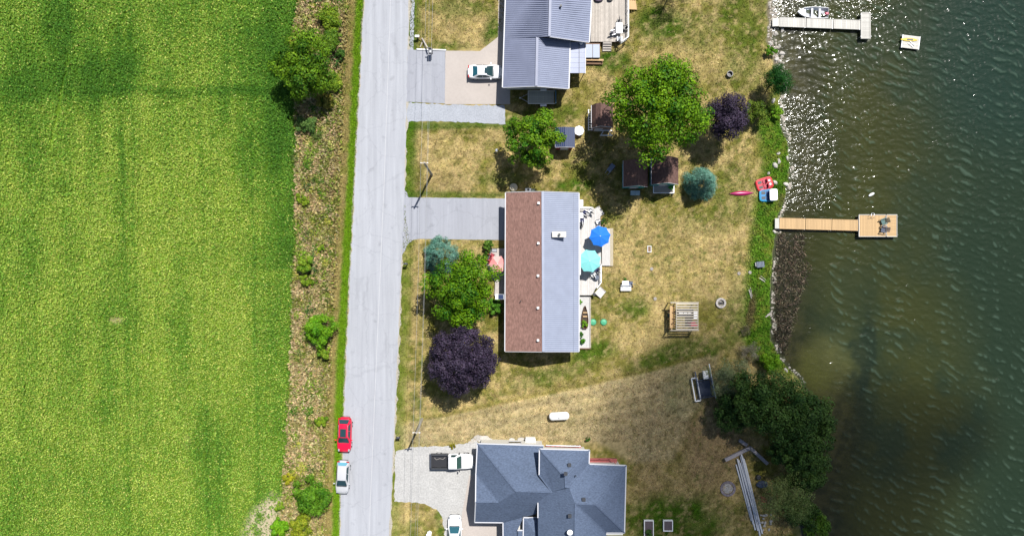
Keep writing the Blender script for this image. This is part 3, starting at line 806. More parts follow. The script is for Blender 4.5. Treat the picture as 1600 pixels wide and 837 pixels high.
tree('goldenrod_bush', 'tiny green bush just above the bottom edge bush', 'bush', 437, 790, 8, 1.0, SH, 10, 600, .24, seed=22)
tree('goldenrod_bush', 'yellow flowering weed clump left of the silver car', 'bush', 452, 748, 11, 1.0, ((150, 160, 30), (214, 204, 50)), 14, 800, .24, seed=23)
tree('goldenrod_bush', 'yellow green weed clump left of the red car', 'bush', 503, 655, 12, 1.2, WEED, 14, 900, .24, seed=24)
tree('goldenrod_bush', 'pair of low weeds under the field edge bush', 'bush', 480, 440, 12, 1.1, WEED, 14, 800, .24, seed=25)
tree('goldenrod_bush', 'small weed clump at the road end of the strip opposite the driveway', 'bush', 500, 388, 8, 1.0, WEED, 10, 500, .24, seed=26)
tree('goldenrod_bush', 'weed clump with pale flowers along the field edge opposite the driveway', 'bush', 474, 312, 11, 1.0, WEED, 12, 700, .24, seed=27)
tree('goldenrod_bush', 'leafy weeds between the roadside tree and the verge', 'bush', 524, 130, 16, 1.3, WEED, 20, 1300, .26, seed=28, rx=.6)
tree('goldenrod_bush', 'yellow weeds below the broad bush at the bottom', 'bush', 470, 822, 20, 1.2, ((120, 150, 30), (190, 196, 50)), 22, 1500, .26, seed=29)
tree('goldenrod_bush', 'leafy bush touching the upper right of the roadside tree', 'bush', 517, 64, 20, 2.0, ((66, 116, 22), (150, 184, 52)), 30, 2400, .26, seed=81, rx=.8)
tree('goldenrod_bush', 'dark green bush right of the roadside tree crown', 'bush', 532, 84, 9, 1.6, ((44, 92, 24), (100, 140, 50)), 14, 800, .24, seed=82)
tree('goldenrod_bush', 'yellowing weeds between roadside tree and the small bush below it', 'bush', 508, 160, 15, 1.0, ((120, 132, 40), (196, 180, 84)), 20, 1200, .24, seed=83)
# the shaded clump at the lower shore
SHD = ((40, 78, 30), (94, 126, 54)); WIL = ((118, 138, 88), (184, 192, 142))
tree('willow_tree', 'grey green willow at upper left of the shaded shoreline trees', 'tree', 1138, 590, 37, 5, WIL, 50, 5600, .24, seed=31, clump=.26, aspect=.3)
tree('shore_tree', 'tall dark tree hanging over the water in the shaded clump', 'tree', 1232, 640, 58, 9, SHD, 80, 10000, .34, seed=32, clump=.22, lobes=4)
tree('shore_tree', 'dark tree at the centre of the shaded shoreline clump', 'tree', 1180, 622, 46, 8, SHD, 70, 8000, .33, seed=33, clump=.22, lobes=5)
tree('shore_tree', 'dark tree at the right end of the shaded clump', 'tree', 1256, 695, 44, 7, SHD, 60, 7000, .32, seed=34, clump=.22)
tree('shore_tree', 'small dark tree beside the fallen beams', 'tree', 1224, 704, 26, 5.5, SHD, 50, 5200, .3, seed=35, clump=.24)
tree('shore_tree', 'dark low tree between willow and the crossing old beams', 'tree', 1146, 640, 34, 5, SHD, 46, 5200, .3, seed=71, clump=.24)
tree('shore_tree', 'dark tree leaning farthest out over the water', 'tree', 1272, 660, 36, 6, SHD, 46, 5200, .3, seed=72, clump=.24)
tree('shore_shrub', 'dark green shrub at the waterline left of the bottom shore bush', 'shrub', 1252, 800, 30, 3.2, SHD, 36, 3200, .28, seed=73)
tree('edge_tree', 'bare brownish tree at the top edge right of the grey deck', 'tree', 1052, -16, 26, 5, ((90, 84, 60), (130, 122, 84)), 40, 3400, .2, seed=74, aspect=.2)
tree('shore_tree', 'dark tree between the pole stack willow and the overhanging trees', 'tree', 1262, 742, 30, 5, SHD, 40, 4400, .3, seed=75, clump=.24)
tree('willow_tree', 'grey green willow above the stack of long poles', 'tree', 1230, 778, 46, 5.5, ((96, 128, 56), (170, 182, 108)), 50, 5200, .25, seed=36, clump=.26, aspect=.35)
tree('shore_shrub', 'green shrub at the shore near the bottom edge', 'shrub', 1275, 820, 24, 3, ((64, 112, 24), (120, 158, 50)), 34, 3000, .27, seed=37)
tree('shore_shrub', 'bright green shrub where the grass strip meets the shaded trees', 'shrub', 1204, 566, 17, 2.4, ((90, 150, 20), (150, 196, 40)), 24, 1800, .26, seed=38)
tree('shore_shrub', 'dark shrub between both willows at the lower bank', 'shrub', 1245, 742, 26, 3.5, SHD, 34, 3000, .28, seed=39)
tree('dead_shrub', 'grey twiggy shrub on the lawn beside the bright shore strip', 'shrub', 1172, 548, 19, 1.8, ((128, 118, 100), (196, 186, 164)), 24, 1500, .3, seed=40, aspect=.1)
tree('dead_shrub', 'brownish low shrub right of the wooden swing frame', 'shrub', 1164, 517, 10, .9, ((110, 104, 80), (160, 150, 116)), 12, 600, .22, seed=41, aspect=.15)
tree('garden_shrub', 'leafy shrub with white flowers at the corner of the driveway', 'shrub', 762, 383, 10, 1.3, ((50, 96, 24), (130, 170, 60)), 16, 1000, .22, seed=42)
tree('garden_shrub', 'green shrub left of the pink parasol patio', 'shrub', 757, 400, 9, 1.0, ((56, 100, 24), (110, 140, 40)), 14, 800, .22, seed=43)
tree('garden_shrub', 'green shrub below the front step awning', 'shrub', 774, 478, 13, 1.4, ((50, 110, 24), (130, 190, 60)), 18, 1300, .25, seed=44)
tree('shore_shrub', 'bright green bush on the rocky bank below the white dock', 'shrub', 1203, 79, 10, 1.0, ((70, 130, 16), (120, 176, 30)), 14, 1000, .2, seed=45)
tree('shore_shrub', 'lush green tuft on the bank right of the olive shrub', 'shrub', 1213, 176, 11, 1.0, ((96, 156, 24), (160, 204, 50)), 14, 1000, .22, seed=46)
tree('garden_shrub', 'small bush at the deck corner beside the blue parasol', 'shrub', 943, 346, 6, .8, ((50, 96, 20), (110, 140, 40)), 10, 500, .18, seed=47)
tree('garden_shrub', 'dark small bush on the lawn above the red roofed deck', 'shrub', 918, 687, 5, .6, ((50, 100, 24), (90, 130, 40)), 8, 400, .18, seed=48)
tree('garden_shrub', 'round olive weed tuft above the pickup truck', 'shrub', 708, 696, 5, .5, ((120, 120, 20), (170, 160, 30)), 8, 400, .18, seed=49)
# ------------------------------------------------------------------ buildings
def M_shingle(name, col, v=.42, stretch=(2.6, .9, 1.0)):
    m = M(name, col, .92, v, 2.6, bump=.5, stretch=stretch, var2=.08, scale2=.6, spec=.15)
    return m
m_bshing = M_shingle('brown_shingles', alb(174, 136, 124))
m_gshing = M_shingle('slate_blue_shingles', alb(104, 118, 142), .34, (1.6, 3.0, 1.0))
m_sshing = M_shingle('dark_brown_shingles', alb(126, 98, 90))
m_metal1 = M('pale_metal_roofing', alb(176, 184, 204), .5, .06, 1.0, var2=.06)
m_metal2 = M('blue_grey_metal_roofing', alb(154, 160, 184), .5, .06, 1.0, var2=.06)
m_metal2r = M('blue_grey_ribs', alb(140, 146, 172), .5, .05)
m_metal1r = M('pale_ribs', alb(146, 154, 176), .5, .05)
m_ridge = M('ridge_cap', alb(150, 150, 168), .5, .05)
m_fascia = M('white_trim', alb(236, 236, 240), .5, .04)
m_teal = M('teal_siding', alb(46, 170, 170), .6, .08)
m_red = M('red_deck_boards', alb(206, 112, 108), .75, .16, 5, rnd=.1)
m_navyroof = M('navy_metal_roofing', alb(26, 54, 104), .55, .08)
m_poly = M('clear_roof_panel', alb(176, 184, 212), .3, .04, rnd=.05)

def pt(p): return (p[0], p[1])
def walls(root, poly3, z0, z1, mat=None, name='wall'):
    b = MB(); b.prism([(p[0], p[1]) for p in poly3], z0, z1)
    return b.build(name, mat or m_siding, root)
def rect_w(x0, y0, x1, y1): return [(x0, y0), (x1, y0), (x1, y1), (x0, y1)]
def window(root, c, axis, w=1.2, h=1.1):
    """a window on a wall: axis gives the outward normal in plan"""
    n = Vector(axis); t = Vector((-n.y, n.x, 0))
    b = MB(); o = Vector(c)
    b.bar(o + n*.02 - t*w/2, o + n*.02 + t*w/2, .05, h)
    f = b.build('window', m_glass, root)
    b = MB()
    for s in (-1, 1):
        b.bar(o + n*.045 + t*s*w/2 - Vector((0, 0, h/2)), o + n*.045 + t*s*w/2 + Vector((0, 0, h/2)), .07, .07)
        b.bar(o + n*.045 - t*(w/2-.04) + Vector((0, 0, s*h/2)), o + n*.045 + t*(w/2-.04) + Vector((0, 0, s*h/2)), .07, .07)
    b.build('frame', m_fascia, f)
    return f
def roof_vent(root, p, s=.27, h=.16, mat=None, lab=None):
    b = MB(); b.box(p + Vector((0, 0, h*.55)), (s*.7, s*.7, h)); b.box(p + Vector((0, 0, h+.08)), (s, s, .08))
    return b.build('roof_vent', mat or m_white, root)

# --- main bungalow ------------------------------------------------------
EL, ER, RZ = 3.2, 3.3, 5.2
c = P(848, 424, 0)
house = thing('bungalow', 'long bungalow with half brown shingle and half pale metal roof', 'house', (c.x, c.y, 0))
A0, A1 = P(790.5, 301, EL), P(789.5, 548.5, EL)
B0, B1 = P(846.5, 299.5, RZ), P(847.5, 549, RZ)
D0, D1 = P(904, 301.5, ER), P(904, 549, ER)
walls(house, rect_w(A0.x+.45, A1.y+.35, D0.x-.45, A0.y-.35), -.1, 3.1)
for yy in (A0.y-.35, A1.y+.35):
    MB().add([(A0.x+.45, yy, 3.1), (D0.x-.45, yy, 3.1), (B0.x, yy, RZ-.25)], [(0, 1, 2)]).build('gable', m_siding, house)
roof = MB().slab([A0, A1, B1, B0], .14).build('roof', m_bshing, house); roof['label'] = 'brown shingle roof slope'
# individual shingle courses as thin butted laps
def courses(name, a0, a1, b0, b1, n, mat, par):
    b = MB(); nrm = (a1-a0).cross(b0-a0).normalized()
    if nrm.z < 0: nrm = -nrm
    for i in range(1, n):
        t = i/n; p = a0.lerp(b0, t); q_ = a1.lerp(b1, t)
        b.bar(p + nrm*.006, q_ + nrm*.006, .04, .012)
    o = b.build(name, mat, par); o['kind'] = 'stuff'; return o
courses('shingle_course', A0, A1, B0, B1, 30, M_shingle('shingle_butt', alb(142, 106, 96)), house)
up = Vector((0, 0, .03))
mroof = MB().slab([B0+up, B1+up, D1+up, D0+up], .12).build('roof', m_metal1, house); mroof['label'] = 'pale ribbed metal roof slope'
def ribs(root, p0, p1, q0, q1, step, mat, w=.05, h=.035, name='roof_rib'):
    """ribs from the line p0-p1 (ridge) to the line q0-q1 (eave)"""
    b = MB(); n = int((p1-p0).length/step)
    for i in range(n+1):
        t = i/max(n, 1); b.bar(p0.lerp(p1, t) + Vector((0, 0, h*.45)), q0.lerp(q1, t) + Vector((0, 0, h*.45)), w, h)
    o = b.build(name, mat, root); o['kind'] = 'stuff'; return o
ribs(house, B0+up, B1+up, D0+up, D1+up, .235, m_metal1r)
t = .86; b = MB(); b.bar(B0.lerp(D0, t)+up*1.8, B1.lerp(D1, t)+up*1.8, .05, .03); b.build('screw_line', m_metal1r, house)
b = MB(); b.bar(B0+Vector((.12, 0, .06)), B1+Vector((.12, 0, .06)), .3, .05); b.build('ridge_cap', m_metal1, house)
b = MB(); b.bar(A0+Vector((-.06, 0, -.08)), A1+Vector((-.06, 0, -.08)), .12, .12); b.build('gutter', m_fascia, house)
b = MB(); b.bar(D0+Vector((.07, 0, -.07)), D1+Vector((.07, 0, -.07)), .12, .12); b.build('gutter', m_fascia, house)
for p, q_ in ((A0, B0), (B0, D0), (A1, B1), (B1, D1)):
    s = 1 if p.y > 0 else -1
    b = MB(); b.bar(p+Vector((0, .04*s, -.06)), q_+Vector((0, .04*s, -.06)), .06, .17); b.build('fascia', m_fascia, house)
def on_plane(a, b_, d, px, py):
    """the point of the plane a-b_-d seen at photo position px, py"""
    n = (b_-a).cross(d-a); o = Vector((0, 0, CAM_H)); r = P(px, py, 0)-o
    return o + r*((a-o).dot(n)/r.dot(n))
for vx, vy in ((841.5, 317.5), (841, 380), (840.5, 430.5), (840.5, 480.5), (840.5, 531)):
    roof_vent(house, on_plane(A0, A1, B0, vx, vy))
p = on_plane(A0, A1, B0, 813.5, 470); b = MB(); b.tube([p, p+Vector((0, 0, .4))], .06); b.build('vent_pipe', m_dark, house)
p = on_plane(B0, B1, D0, 873, 366.5); q_ = p+Vector((0, 0, .5))
b = MB(); b.box(p+Vector((0, 0, .15)), (1.45, .52, 1.1)); ch = b.build('chimney', M('pale_brick', alb(226, 216, 200), .85, .12, 7), house)
b = MB(); b.box(p+Vector((0, 0, .74)), (1.72, .72, .09)); b.build('chimney_cap', M('chimney_concrete', alb(240, 236, 226), .85, .06), ch)
b = MB(); b.lathe(p+Vector((.0, -.05, .79)), [(.12, 0), (.11, .2), (.16, .22), (.16, .26)], 10); b.build('flue', m_dark, ch)
for yy in (330, 350, 440, 500): window(house, (A0.x+.45, P(0, yy).y, 1.6), (-1, 0, 0))
for yy in (335, 400, 480): window(house, (D0.x-.45, P(0, yy).y, 1.6), (1, 0, 0), 1.5)
# small gable roof / awning over the front step
b = MB(); q1 = P(774.5, 464, 2.7)
aw = MB().slab([P(774, 459.5, 2.6), P(790, 459.5, 2.75), P(790, 467.5, 2.75), P(774, 467.5, 2.6)], .08).build('awning', m_white, house)
b = MB(); b.slab([P(778.5, 459.8, 2.67), P(786.5, 459.8, 2.74), P(786.5, 467.2, 2.74), P(778.5, 467.2, 2.67)], .03); b.build('awning_stripe', m_navyroof, aw)
b = MB()
for yy in (460, 467): b.tube([P(775, yy, 0), P(775, yy, 2.55)], .04, 6)
b.build('awning_post', m_white, house)

# --- upper house --------------------------------------------------------
E2, R2, RW = 3.1, 5.9, 5.05
c = P(850, 40, 0)
up_h = thing('metal_roof_house', 'house with blue grey ribbed metal roofs at the top edge', 'house', (c.x, c.y, 0))
a_top, a_bot = P(792.5, -60, E2), P(786, 136.5, E2)
r_top, r_mid = P(861, -60, R2), P(858.5, 57, R2)
w_top, w_bot = P(839.5, 58.5, RW), P(838, 134.5, RW)
e_top, e_bot = P(927, -60, E2), P(920, 66, E2)
v_eave, we_bot = P(890, 64.5, E2), P(888, 138.5, E2)
walls(up_h, rect_w(a_bot.x+.4, a_bot.y+.5, P(886, 0, 0).x-.0, P(0, 60, 0).y), -.1, 3.0)
walls(up_h, rect_w(a_bot.x+.4, P(0, 62, 0).y, P(917, 0, 0).x-.3, P(0, -60, 0).y), -.1, 2.98)
b = MB(); y_ = a_bot.y+.5; b.add([(a_bot.x+.4, y_, 3.0), (P(886, 0, 0).x, y_, 3.0), (w_bot.x, y_, RW-.25)], [(0, 1, 2)]); b.build('gable', m_brick, up_h)
b = MB(); y_ = P(0, 62, 0).y; b.add([(a_bot.x+.4, y_, 2.98), (P(917, 0, 0).x-.3, y_, 2.98), (r_mid.x, y_, R2-.3)], [(0, 1, 2)]); b.build('gable', m_siding, up_h)
wl = a_top.lerp(a_bot, .61)
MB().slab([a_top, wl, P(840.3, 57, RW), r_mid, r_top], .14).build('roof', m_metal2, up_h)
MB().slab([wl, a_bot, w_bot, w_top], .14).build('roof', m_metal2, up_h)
m_metal2b = M('lit_metal_roofing', alb(162, 170, 194), .5, .06, 1.0, var2=.06)  # lighter copy of the same metal, sunlit tone painted into the right-hand slopes
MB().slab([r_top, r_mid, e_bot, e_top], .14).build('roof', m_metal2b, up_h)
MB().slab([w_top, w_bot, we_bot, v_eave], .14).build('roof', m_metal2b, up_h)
ribs(up_h, r_top, r_mid, a_top, wl, .24, m_metal2r)
ribs(up_h, w_top, w_bot, wl, a_bot, .24, m_metal2r)
ribs(up_h, r_top, r_mid, e_top, e_bot, .24, m_metal2r)
ribs(up_h, w_top, w_bot, v_eave, we_bot, .24, m_metal2r)
b = MB(); b.bar(r_top+up*2, r_mid+up*2, .3, .05); b.build('ridge_cap', m_metal2, up_h)
b = MB(); b.bar(w_top+up*2, w_bot+up*2, .3, .05); b.build('ridge_cap', m_metal2, up_h)
for p, q_ in ((a_top, a_bot), (e_top, e_bot), (v_eave, we_bot)):
    s = -1 if p.x < r_top.x-3 else 1
    b = MB(); b.bar(p+Vector((.08*s, 0, -.08)), q_+Vector((.08*s, 0, -.08)), .14, .13); b.build('gutter', m_fascia, up_h)
for p, q_ in ((a_bot, w_bot), (w_bot, we_bot), (r_mid, e_bot)):
    b = MB(); b.bar(p+Vector((0, -.05, -.07)), q_+Vector((0, -.05, -.07)), .07, .18); b.build('fascia', m_fascia, up_h)
p = on_plane(r_top, r_mid, e_top, 876, 11); roof_vent(up_h, p, .25, .35, m_dark)
window(up_h, (P(815, 0).x, a_bot.y+.5, 1.6), (0, -1, 0), 1.4)
# lean-to of clear panels on its lake side
lt = thing('lean_to', 'lean-to with pale see-through roof panels beside the metal roofed house', 'lean-to', (P(901, 90).x, P(901, 90).y, 0))
for i in range(6):
    y0, y1 = 66 + i*8.1, 66 + (i+1)*8.1 - .25
    MB().slab([P(889.5, y0, 2.75), P(889.3, y1, 2.75), P(914, y1, 2.35), P(914.3, y0, 2.35)], .03).build('roof_panel', m_poly, lt)
b = MB(); b.bar(P(905, 65.5, 2.55), P(905, 114.5, 2.55), .05, .05); b.build('cross_rail', m_dark, lt)
b = MB(); b.bar(P(915, 66, 2.34), P(914.5, 115, 2.34), .09, .14); b.build('edge_beam', m_fascia, lt)
for yy in (68, 90, 112):
    MB().tube([P(914, yy, 0), P(913.5, yy, 2.28)], .06, 6).build('post', m_fascia, lt)
p = P(908, 67.5, 2.8); MB().lathe(p, [(.0, -.1), (.22, -.05), (.25, .08), (.1, .16)], 10).build('lamp', m_white, lt)

# --- lower hip-roofed house --------------------------------------------
c = P(860, 770, 0)
low = thing('hip_roof_house', 'house with complex slate blue hip roof at the bottom edge', 'house', (c.x, c.y, 0))
def U(zx, zy, z): return P(640 + zx/4.25, 640 + zy/4.25, z)
EZ, TZ = 3.0, 6.5
m1, m2 = U(450, 222, EZ), U(890, 236, EZ)
W0 = U(440, 425, EZ); W1 = U(590, 612, 5.3); W2 = U(438, 612, 5.3); W3 = U(432, 745, EZ); W4 = U(620, 747, EZ)
R1, R2_ = U(705, 540, TZ), U(945, 545, TZ+.1)
S1 = U(855, 612, 5.55); S2 = U(840, 690, EZ+.9)
HZ = 5.6
n1, n2, n3 = U(862, 258, HZ), U(1195, 266, HZ), U(1192, 358, HZ)
n0 = U(860, 430, HZ); NP = U(1033, 450, 7.85); NR = U(1035, 515, 7.85)
NE, SE, SS = U(1438, 368, HZ), U(1427, 815, HZ), U(1305, 815, HZ)
ER1, ER2 = U(1100, 622, 8.3), U(1235, 628, 8.25)
EV = U(1060, 518, 7.85)
SR = U(1095, 1010, 8.3); SWE = U(855, 1010, HZ); SEE = U(1305, 1010, HZ)
SWt, SWc = U(852, 715, HZ), U(852, 615, HZ)
faces = [[m1, m2, U(862, 430, 4.9), R2_, R1], [m1, R1, W1, W0], [W0, W1, W2], [W2, W1, R1, R2_, S1, S2, W4, W3],
    [n1, n2, NP], [n2, n3, EV, NR, NP], [n1, NP, NR, R2_, n0], [n3, NE, ER2, ER1, EV], [NE, SE, ER2], [ER1, ER2, SE, SS],
    [ER1, SS, SEE, SR], [S1, R2_, NR, EV, ER1, SR, SWE, SWt, SWc]]
rb = MB()
for f in faces:
    MB().slab(f, .16).build('roof', m_gshing, low)
# front gables at the frame's lower edge
g1 = [U(622, 748, EZ), U(756, 712, EZ+.6), U(716, 800, EZ+.5), U(716, 1010, EZ+.5), U(622, 1010, EZ)]
MB().slab(g1, .14).build('roof', m_gshing, low)
MB().slab([U(756, 714, EZ+.9), U(850, 716, EZ+1.0), U(1040, 960, 5.45), U(980, 1010, 5.4)], .14).build('roof', m_gshing, low)
MB().slab([U(756, 714, EZ+.9), U(980, 1010, 5.4), U(752, 1010, EZ+.9)], .14).build('roof', m_gshing, low)
MB().slab([U(718, 798, EZ+.8), U(752, 798, EZ+.8), U(752, 1010, EZ+.8), U(714, 1010, EZ+.8)], .14).build('roof', m_gshing, low)
for a_, b_ in ((m1, m2), (m1, W0), (W0, W2), (W2, W3), (W3, W4), (n1, n2), (n1, n0), (n2, n3), (n3, NE), (NE, SE), (SE, SS), (SWc, SWt), (U(756, 713, EZ+.9), U(852, 715, EZ+.9)), (U(756, 713, EZ+.9), U(752, 1010, EZ+.9)), (W4, U(622, 1010, EZ)), (U(716, 798, EZ+.8), U(752, 798, EZ+.8))):
    b = MB(); b.bar(a_+Vector((0, 0, -.02)), b_+Vector((0, 0, -.02)), .13, .14); b.build('gutter', m_fascia, low)
for a_, b_ in ((m1, R1), (R1, R2_), (n1, NP), (NP, NR), (n2, NP), (NE, ER2), (ER1, ER2), (ER2, SE), (W1, W2), (ER1, SR), (R2_, n0), (EV, n3), (ER1, SS), (W0, W1), (S1, R2_)):
    b = MB(); b.bar(a_+Vector((0, 0, .03)), b_+Vector((0, 0, .03)), .16, .035); b.build('hip_cap', m_gshing, low)
walls(low, [pt(U(468, 240, 0)*.96), pt(U(885, 252, 0)*.96), pt(U(885, 640, 0)*.96), pt(U(610, 728, 0)*.96), pt(U(450, 728, 0)*.96)], -.1, 2.9)
walls(low, [pt(U(885, 285, 0)*.962), pt(U(1175, 290, 0)*.962), pt(U(1175, 390, 0)*.962), pt(U(1410, 392, 0)*.962), pt(U(1400, 790, 0)*.962), pt(U(1290, 790, 0)*.962), pt(U(1290, 1000, 0)*.962), pt(U(895, 1000, 0)*.962)], -.1, 5.4)
walls(low, [pt(U(645, 760, 0)*.975), pt(U(890, 740, 0)*.965), pt(U(890, 1000, 0)*.965), pt(U(645, 1000, 0)*.975)], -.1, 2.7)
def lowpt(f, zx, zy): return on_plane(f[0], f[1], f[2], 640+zx/4.25, 640+zy/4.25)
for f, zx, zy in ((faces[4], 1060, 360), (faces[5], 1035, 418), (faces[0], 735, 512), (faces[0], 828, 518), (faces[7], 1155, 588), (faces[11], 1062, 697)):
    roof_vent(low, lowpt([f[-1], f[0], f[1]] if f is faces[11] else f, zx, zy) if f is not faces[11] else lowpt([ER1, SR, SWt], zx, zy), .42, .25, m_dark)
p = lowpt([ER1, SR, SWt], 1062, 800); MB().lathe(p, [(.05, 0), (.05, .45), (.3, .5), (.34, .62), (.05, .7)], 12).build('satellite_dish', m_white, low)
p = lowpt(faces[5], 1102, 434); MB().tube([p, p+Vector((0, 0, .4))], .06, 6).build('vent_pipe', m_dark, low)
MB().box(U(803, 205, 1.0)+Vector((0, -.1, -.5)), (1.25, .8, 1.0)).build('bay_box', m_white, low)
window(low, (U(468, 0, 0).x*.96, U(0, 330, 0).y*.96, 1.5), (-1, 0, 0), 1.6)
window(low, (U(700, 0, 0).x*.96, U(0, 246, 0).y*.96, 1.5), (0, 1, 0), 1.6)
for zx in (1330, 1240):
    window(low, (U(zx, 0, 0).x*.962, U(0, 392, 0).y*.962, 3.6), (0, 1, 0), 1.4)
for zy in (470, 600, 720):
    window(low, (U(1405, 0, 0).x*.962, U(0, zy, 0).y*.962, 3.6), (1, 0, 0), 1.4)
for zy in (520, 700):
    window(low, (U(1405, 0, 0).x*.962, U(0, zy, 0).y*.962, 1.3), (1, 0, 0), 1.6)
def board_deck(name, label, cat, x0, y0, x1, y1, z, n, mat, along='x', gap=.012):
    a_, b_ = P(x0, y0, z), P(x1, y1, z)
    root = thing(name, label, cat, ((a_.x+b_.x)/2, (a_.y+b_.y)/2, 0))
    me = None
    for i in range(n):
        if along == 'x':
            h = abs(a_.y-b_.y)/n; c_ = Vector(((a_.x+b_.x)/2, max(a_.y, b_.y)-h*(i+.5), z-.02)); dim = (abs(b_.x-a_.x), h-gap, .04)
        else:
            h = abs(a_.x-b_.x)/n; c_ = Vector((min(a_.x, b_.x)+h*(i+.5), (a_.y+b_.y)/2, z-.02)); dim = (h-gap, abs(a_.y-b_.y), .04)
        if me is None:
            o = MB().box((0, 0, 0), dim).build('plank', mat, root, local=True); me = o
        else:
            o = me.copy(); COL.objects.link(o); o.parent = root
        o.location = c_ - root.location + Vector((0, 0, random.uniform(-.004, .004)))
    b = MB(); b.box(((a_.x+b_.x)/2, (a_.y+b_.y)/2, (z-.05)/2), (abs(b_.x-a_.x)-.1, abs(a_.y-b_.y)-.1, z-.06)); b.build('frame', m_brownwood, root)
    return root
board_deck('red_deck', 'narrow red board deck against the upper wall of the hip roofed house', 'deck', 852, 695.5, 908, 703, .5, 5, m_red)
board_deck('red_deck', 'red board deck in the inner corner of the hip roofed house', 'deck', 920, 716, 964, 727, .5, 7, m_red)
MB().tube([P(849, 694.5, .9), P(909, 697, .9)], .05, 6)
rl_ = thing('white_railing', 'white railing along the upper edge of the narrow red deck', 'railing', P(880, 696, 0))
MB().bar(P(853, 695, 1.2), P(907, 696.5, 1.2), .09, .07).build('rail', m_white, rl_)
for xx in np.linspace(854, 906, 8): MB().bar(P(xx, 695.6, .0), P(xx, 695.6, 1.15), .07, .07).build('post', m_white, rl_)
rl2 = thing('red_railing', 'red railing along the corner deck of the hip roofed house', 'railing', P(940, 716, 0))
MB().bar(P(920, 716, 1.2), P(954, 716, 1.2), .08, .06).build('rail', m_red, rl2)
MB().bar(P(954, 715.5, 1.2), P(964, 726, 1.2), .08, .06).build('rail', m_red, rl2)
for xx in (922, 938, 953): MB().bar(P(xx, 716, 0), P(xx, 716, 1.16), .07, .07).build('post', m_red, rl2)

# --- sheds --------------------------------------------------------------
def shed(label, x0, y0, x1, y1, zl, ze, mat_roof, wallmat, gambrel=False, name='garden_shed', ridge_shift=.5, door=True):
    """ridge runs up-down in plan; roof seen from x0..x1, y0..y1 in the photo"""
    a_, b_ = P(x0, y0, ze), P(x1, y1, ze)
    root = thing(name, label, 'shed', ((a_.x+b_.x)/2, (a_.y+b_.y)/2, 0))
    xr = a_.x + (b_.x-a_.x)*ridge_shift
    if gambrel:
        prof = [(a_.x, ze-.5), (a_.x+(b_.x-a_.x)*.16, ze+.35), (xr, zl), (b_.x-(b_.x-a_.x)*.16, ze+.35), (b_.x, ze-.5)]
    else:
        prof = [(a_.x, ze), (xr, zl), (b_.x, ze)]
    for (xa, za), (xb, zb) in zip(prof[:-1], prof[1:]):
        MB().slab([(xa, a_.y, za), (xa, b_.y, za), (xb, b_.y, zb), (xb, a_.y, zb)], .07).build('roof', mat_roof, root)
    wx0, wx1 = a_.x+.18, b_.x-.18
    b = MB(); b.prism(rect_w(wx0, b_.y+.06, wx1, a_.y-.15), -.05, ze-.55 if gambrel else ze-.06); b.build('wall', wallmat, root)
    for yy in (b_.y+.005, a_.y-.15):
        b = MB(); pr = [(wx0, ze-.55 if gambrel else ze-.06)] + [(x_, z_-.12) for x_, z_ in prof[1:-1]] + [(wx1, ze-.55 if gambrel else ze-.06)]
        vs = [(x_, yy, z_) for x_, z_ in pr] + [(x_, yy+.02, z_) for x_, z_ in pr]; k = len(pr)
        b.add(vs, [tuple(range(k)), tuple(range(2*k-1, k-1, -1))] + [(i, (i+1) % k, k+(i+1) % k, k+i) for i in range(k)]); b.build('gable', wallmat, root)
    b = MB()
    for (xa, za), (xb, zb) in zip(prof[:-1], prof[1:]): b.bar((xa, b_.y-.03, za-.04), (xb, b_.y-.03, zb-.04), .04, .07)
    b.build('trim', m_fascia, root)
    b = MB(); b.bar((prof[0][0]-.03, a_.y, prof[0][1]-.04), (prof[0][0]-.03, b_.y, prof[0][1]-.04), .06, .08); b.build('trim', m_fascia, root)
    if door:
        d = MB().box((xr, b_.y+.04, .95), (1.0, .05, 1.8)).build('door', m_fascia, root)
        MB().box((xr+.38, b_.y+.0, .95), (.05, .06, .14)).build('handle', m_black, d)
    return root
shed('brown roofed barn shed left of the largest maple', 925, 163, 959, 199, 3.6, 2.7, m_sshing, m_brick, True, name='barn_shed', ridge_shift=.36)
shed('shaded brown roofed shed with teal gable, left one of the pair', 974, 251, 1012, 292, 4.0, 2.2, m_sshing, m_teal)
shed('brown roofed shed with teal gable and white porch, right one of the pair', 1018, 247, 1060, 288, 4.1, 2.2, m_sshing, m_teal)
ns = shed('small shed with navy metal roof and red wall under the ash tree', 868, 199, 898, 230, 2.5, 2.2, m_navyroof, M('red_siding', alb(150, 40, 48), .7, .1))
a_, b_ = P(868, 199, 2.25), P(898, 231, 2.25)
b = MB()
for i in range(11):
    t = i/10; xx = a_.x + (b_.x-a_.x)*t; zz = 2.2 + .3*(1-abs(2*t-1)) + .02
    b.bar((xx, a_.y, zz), (xx, b_.y, zz), .045, .04)
b.build('roof_rib', M('navy_rib', alb(30, 50, 84), .45, .05), ns)
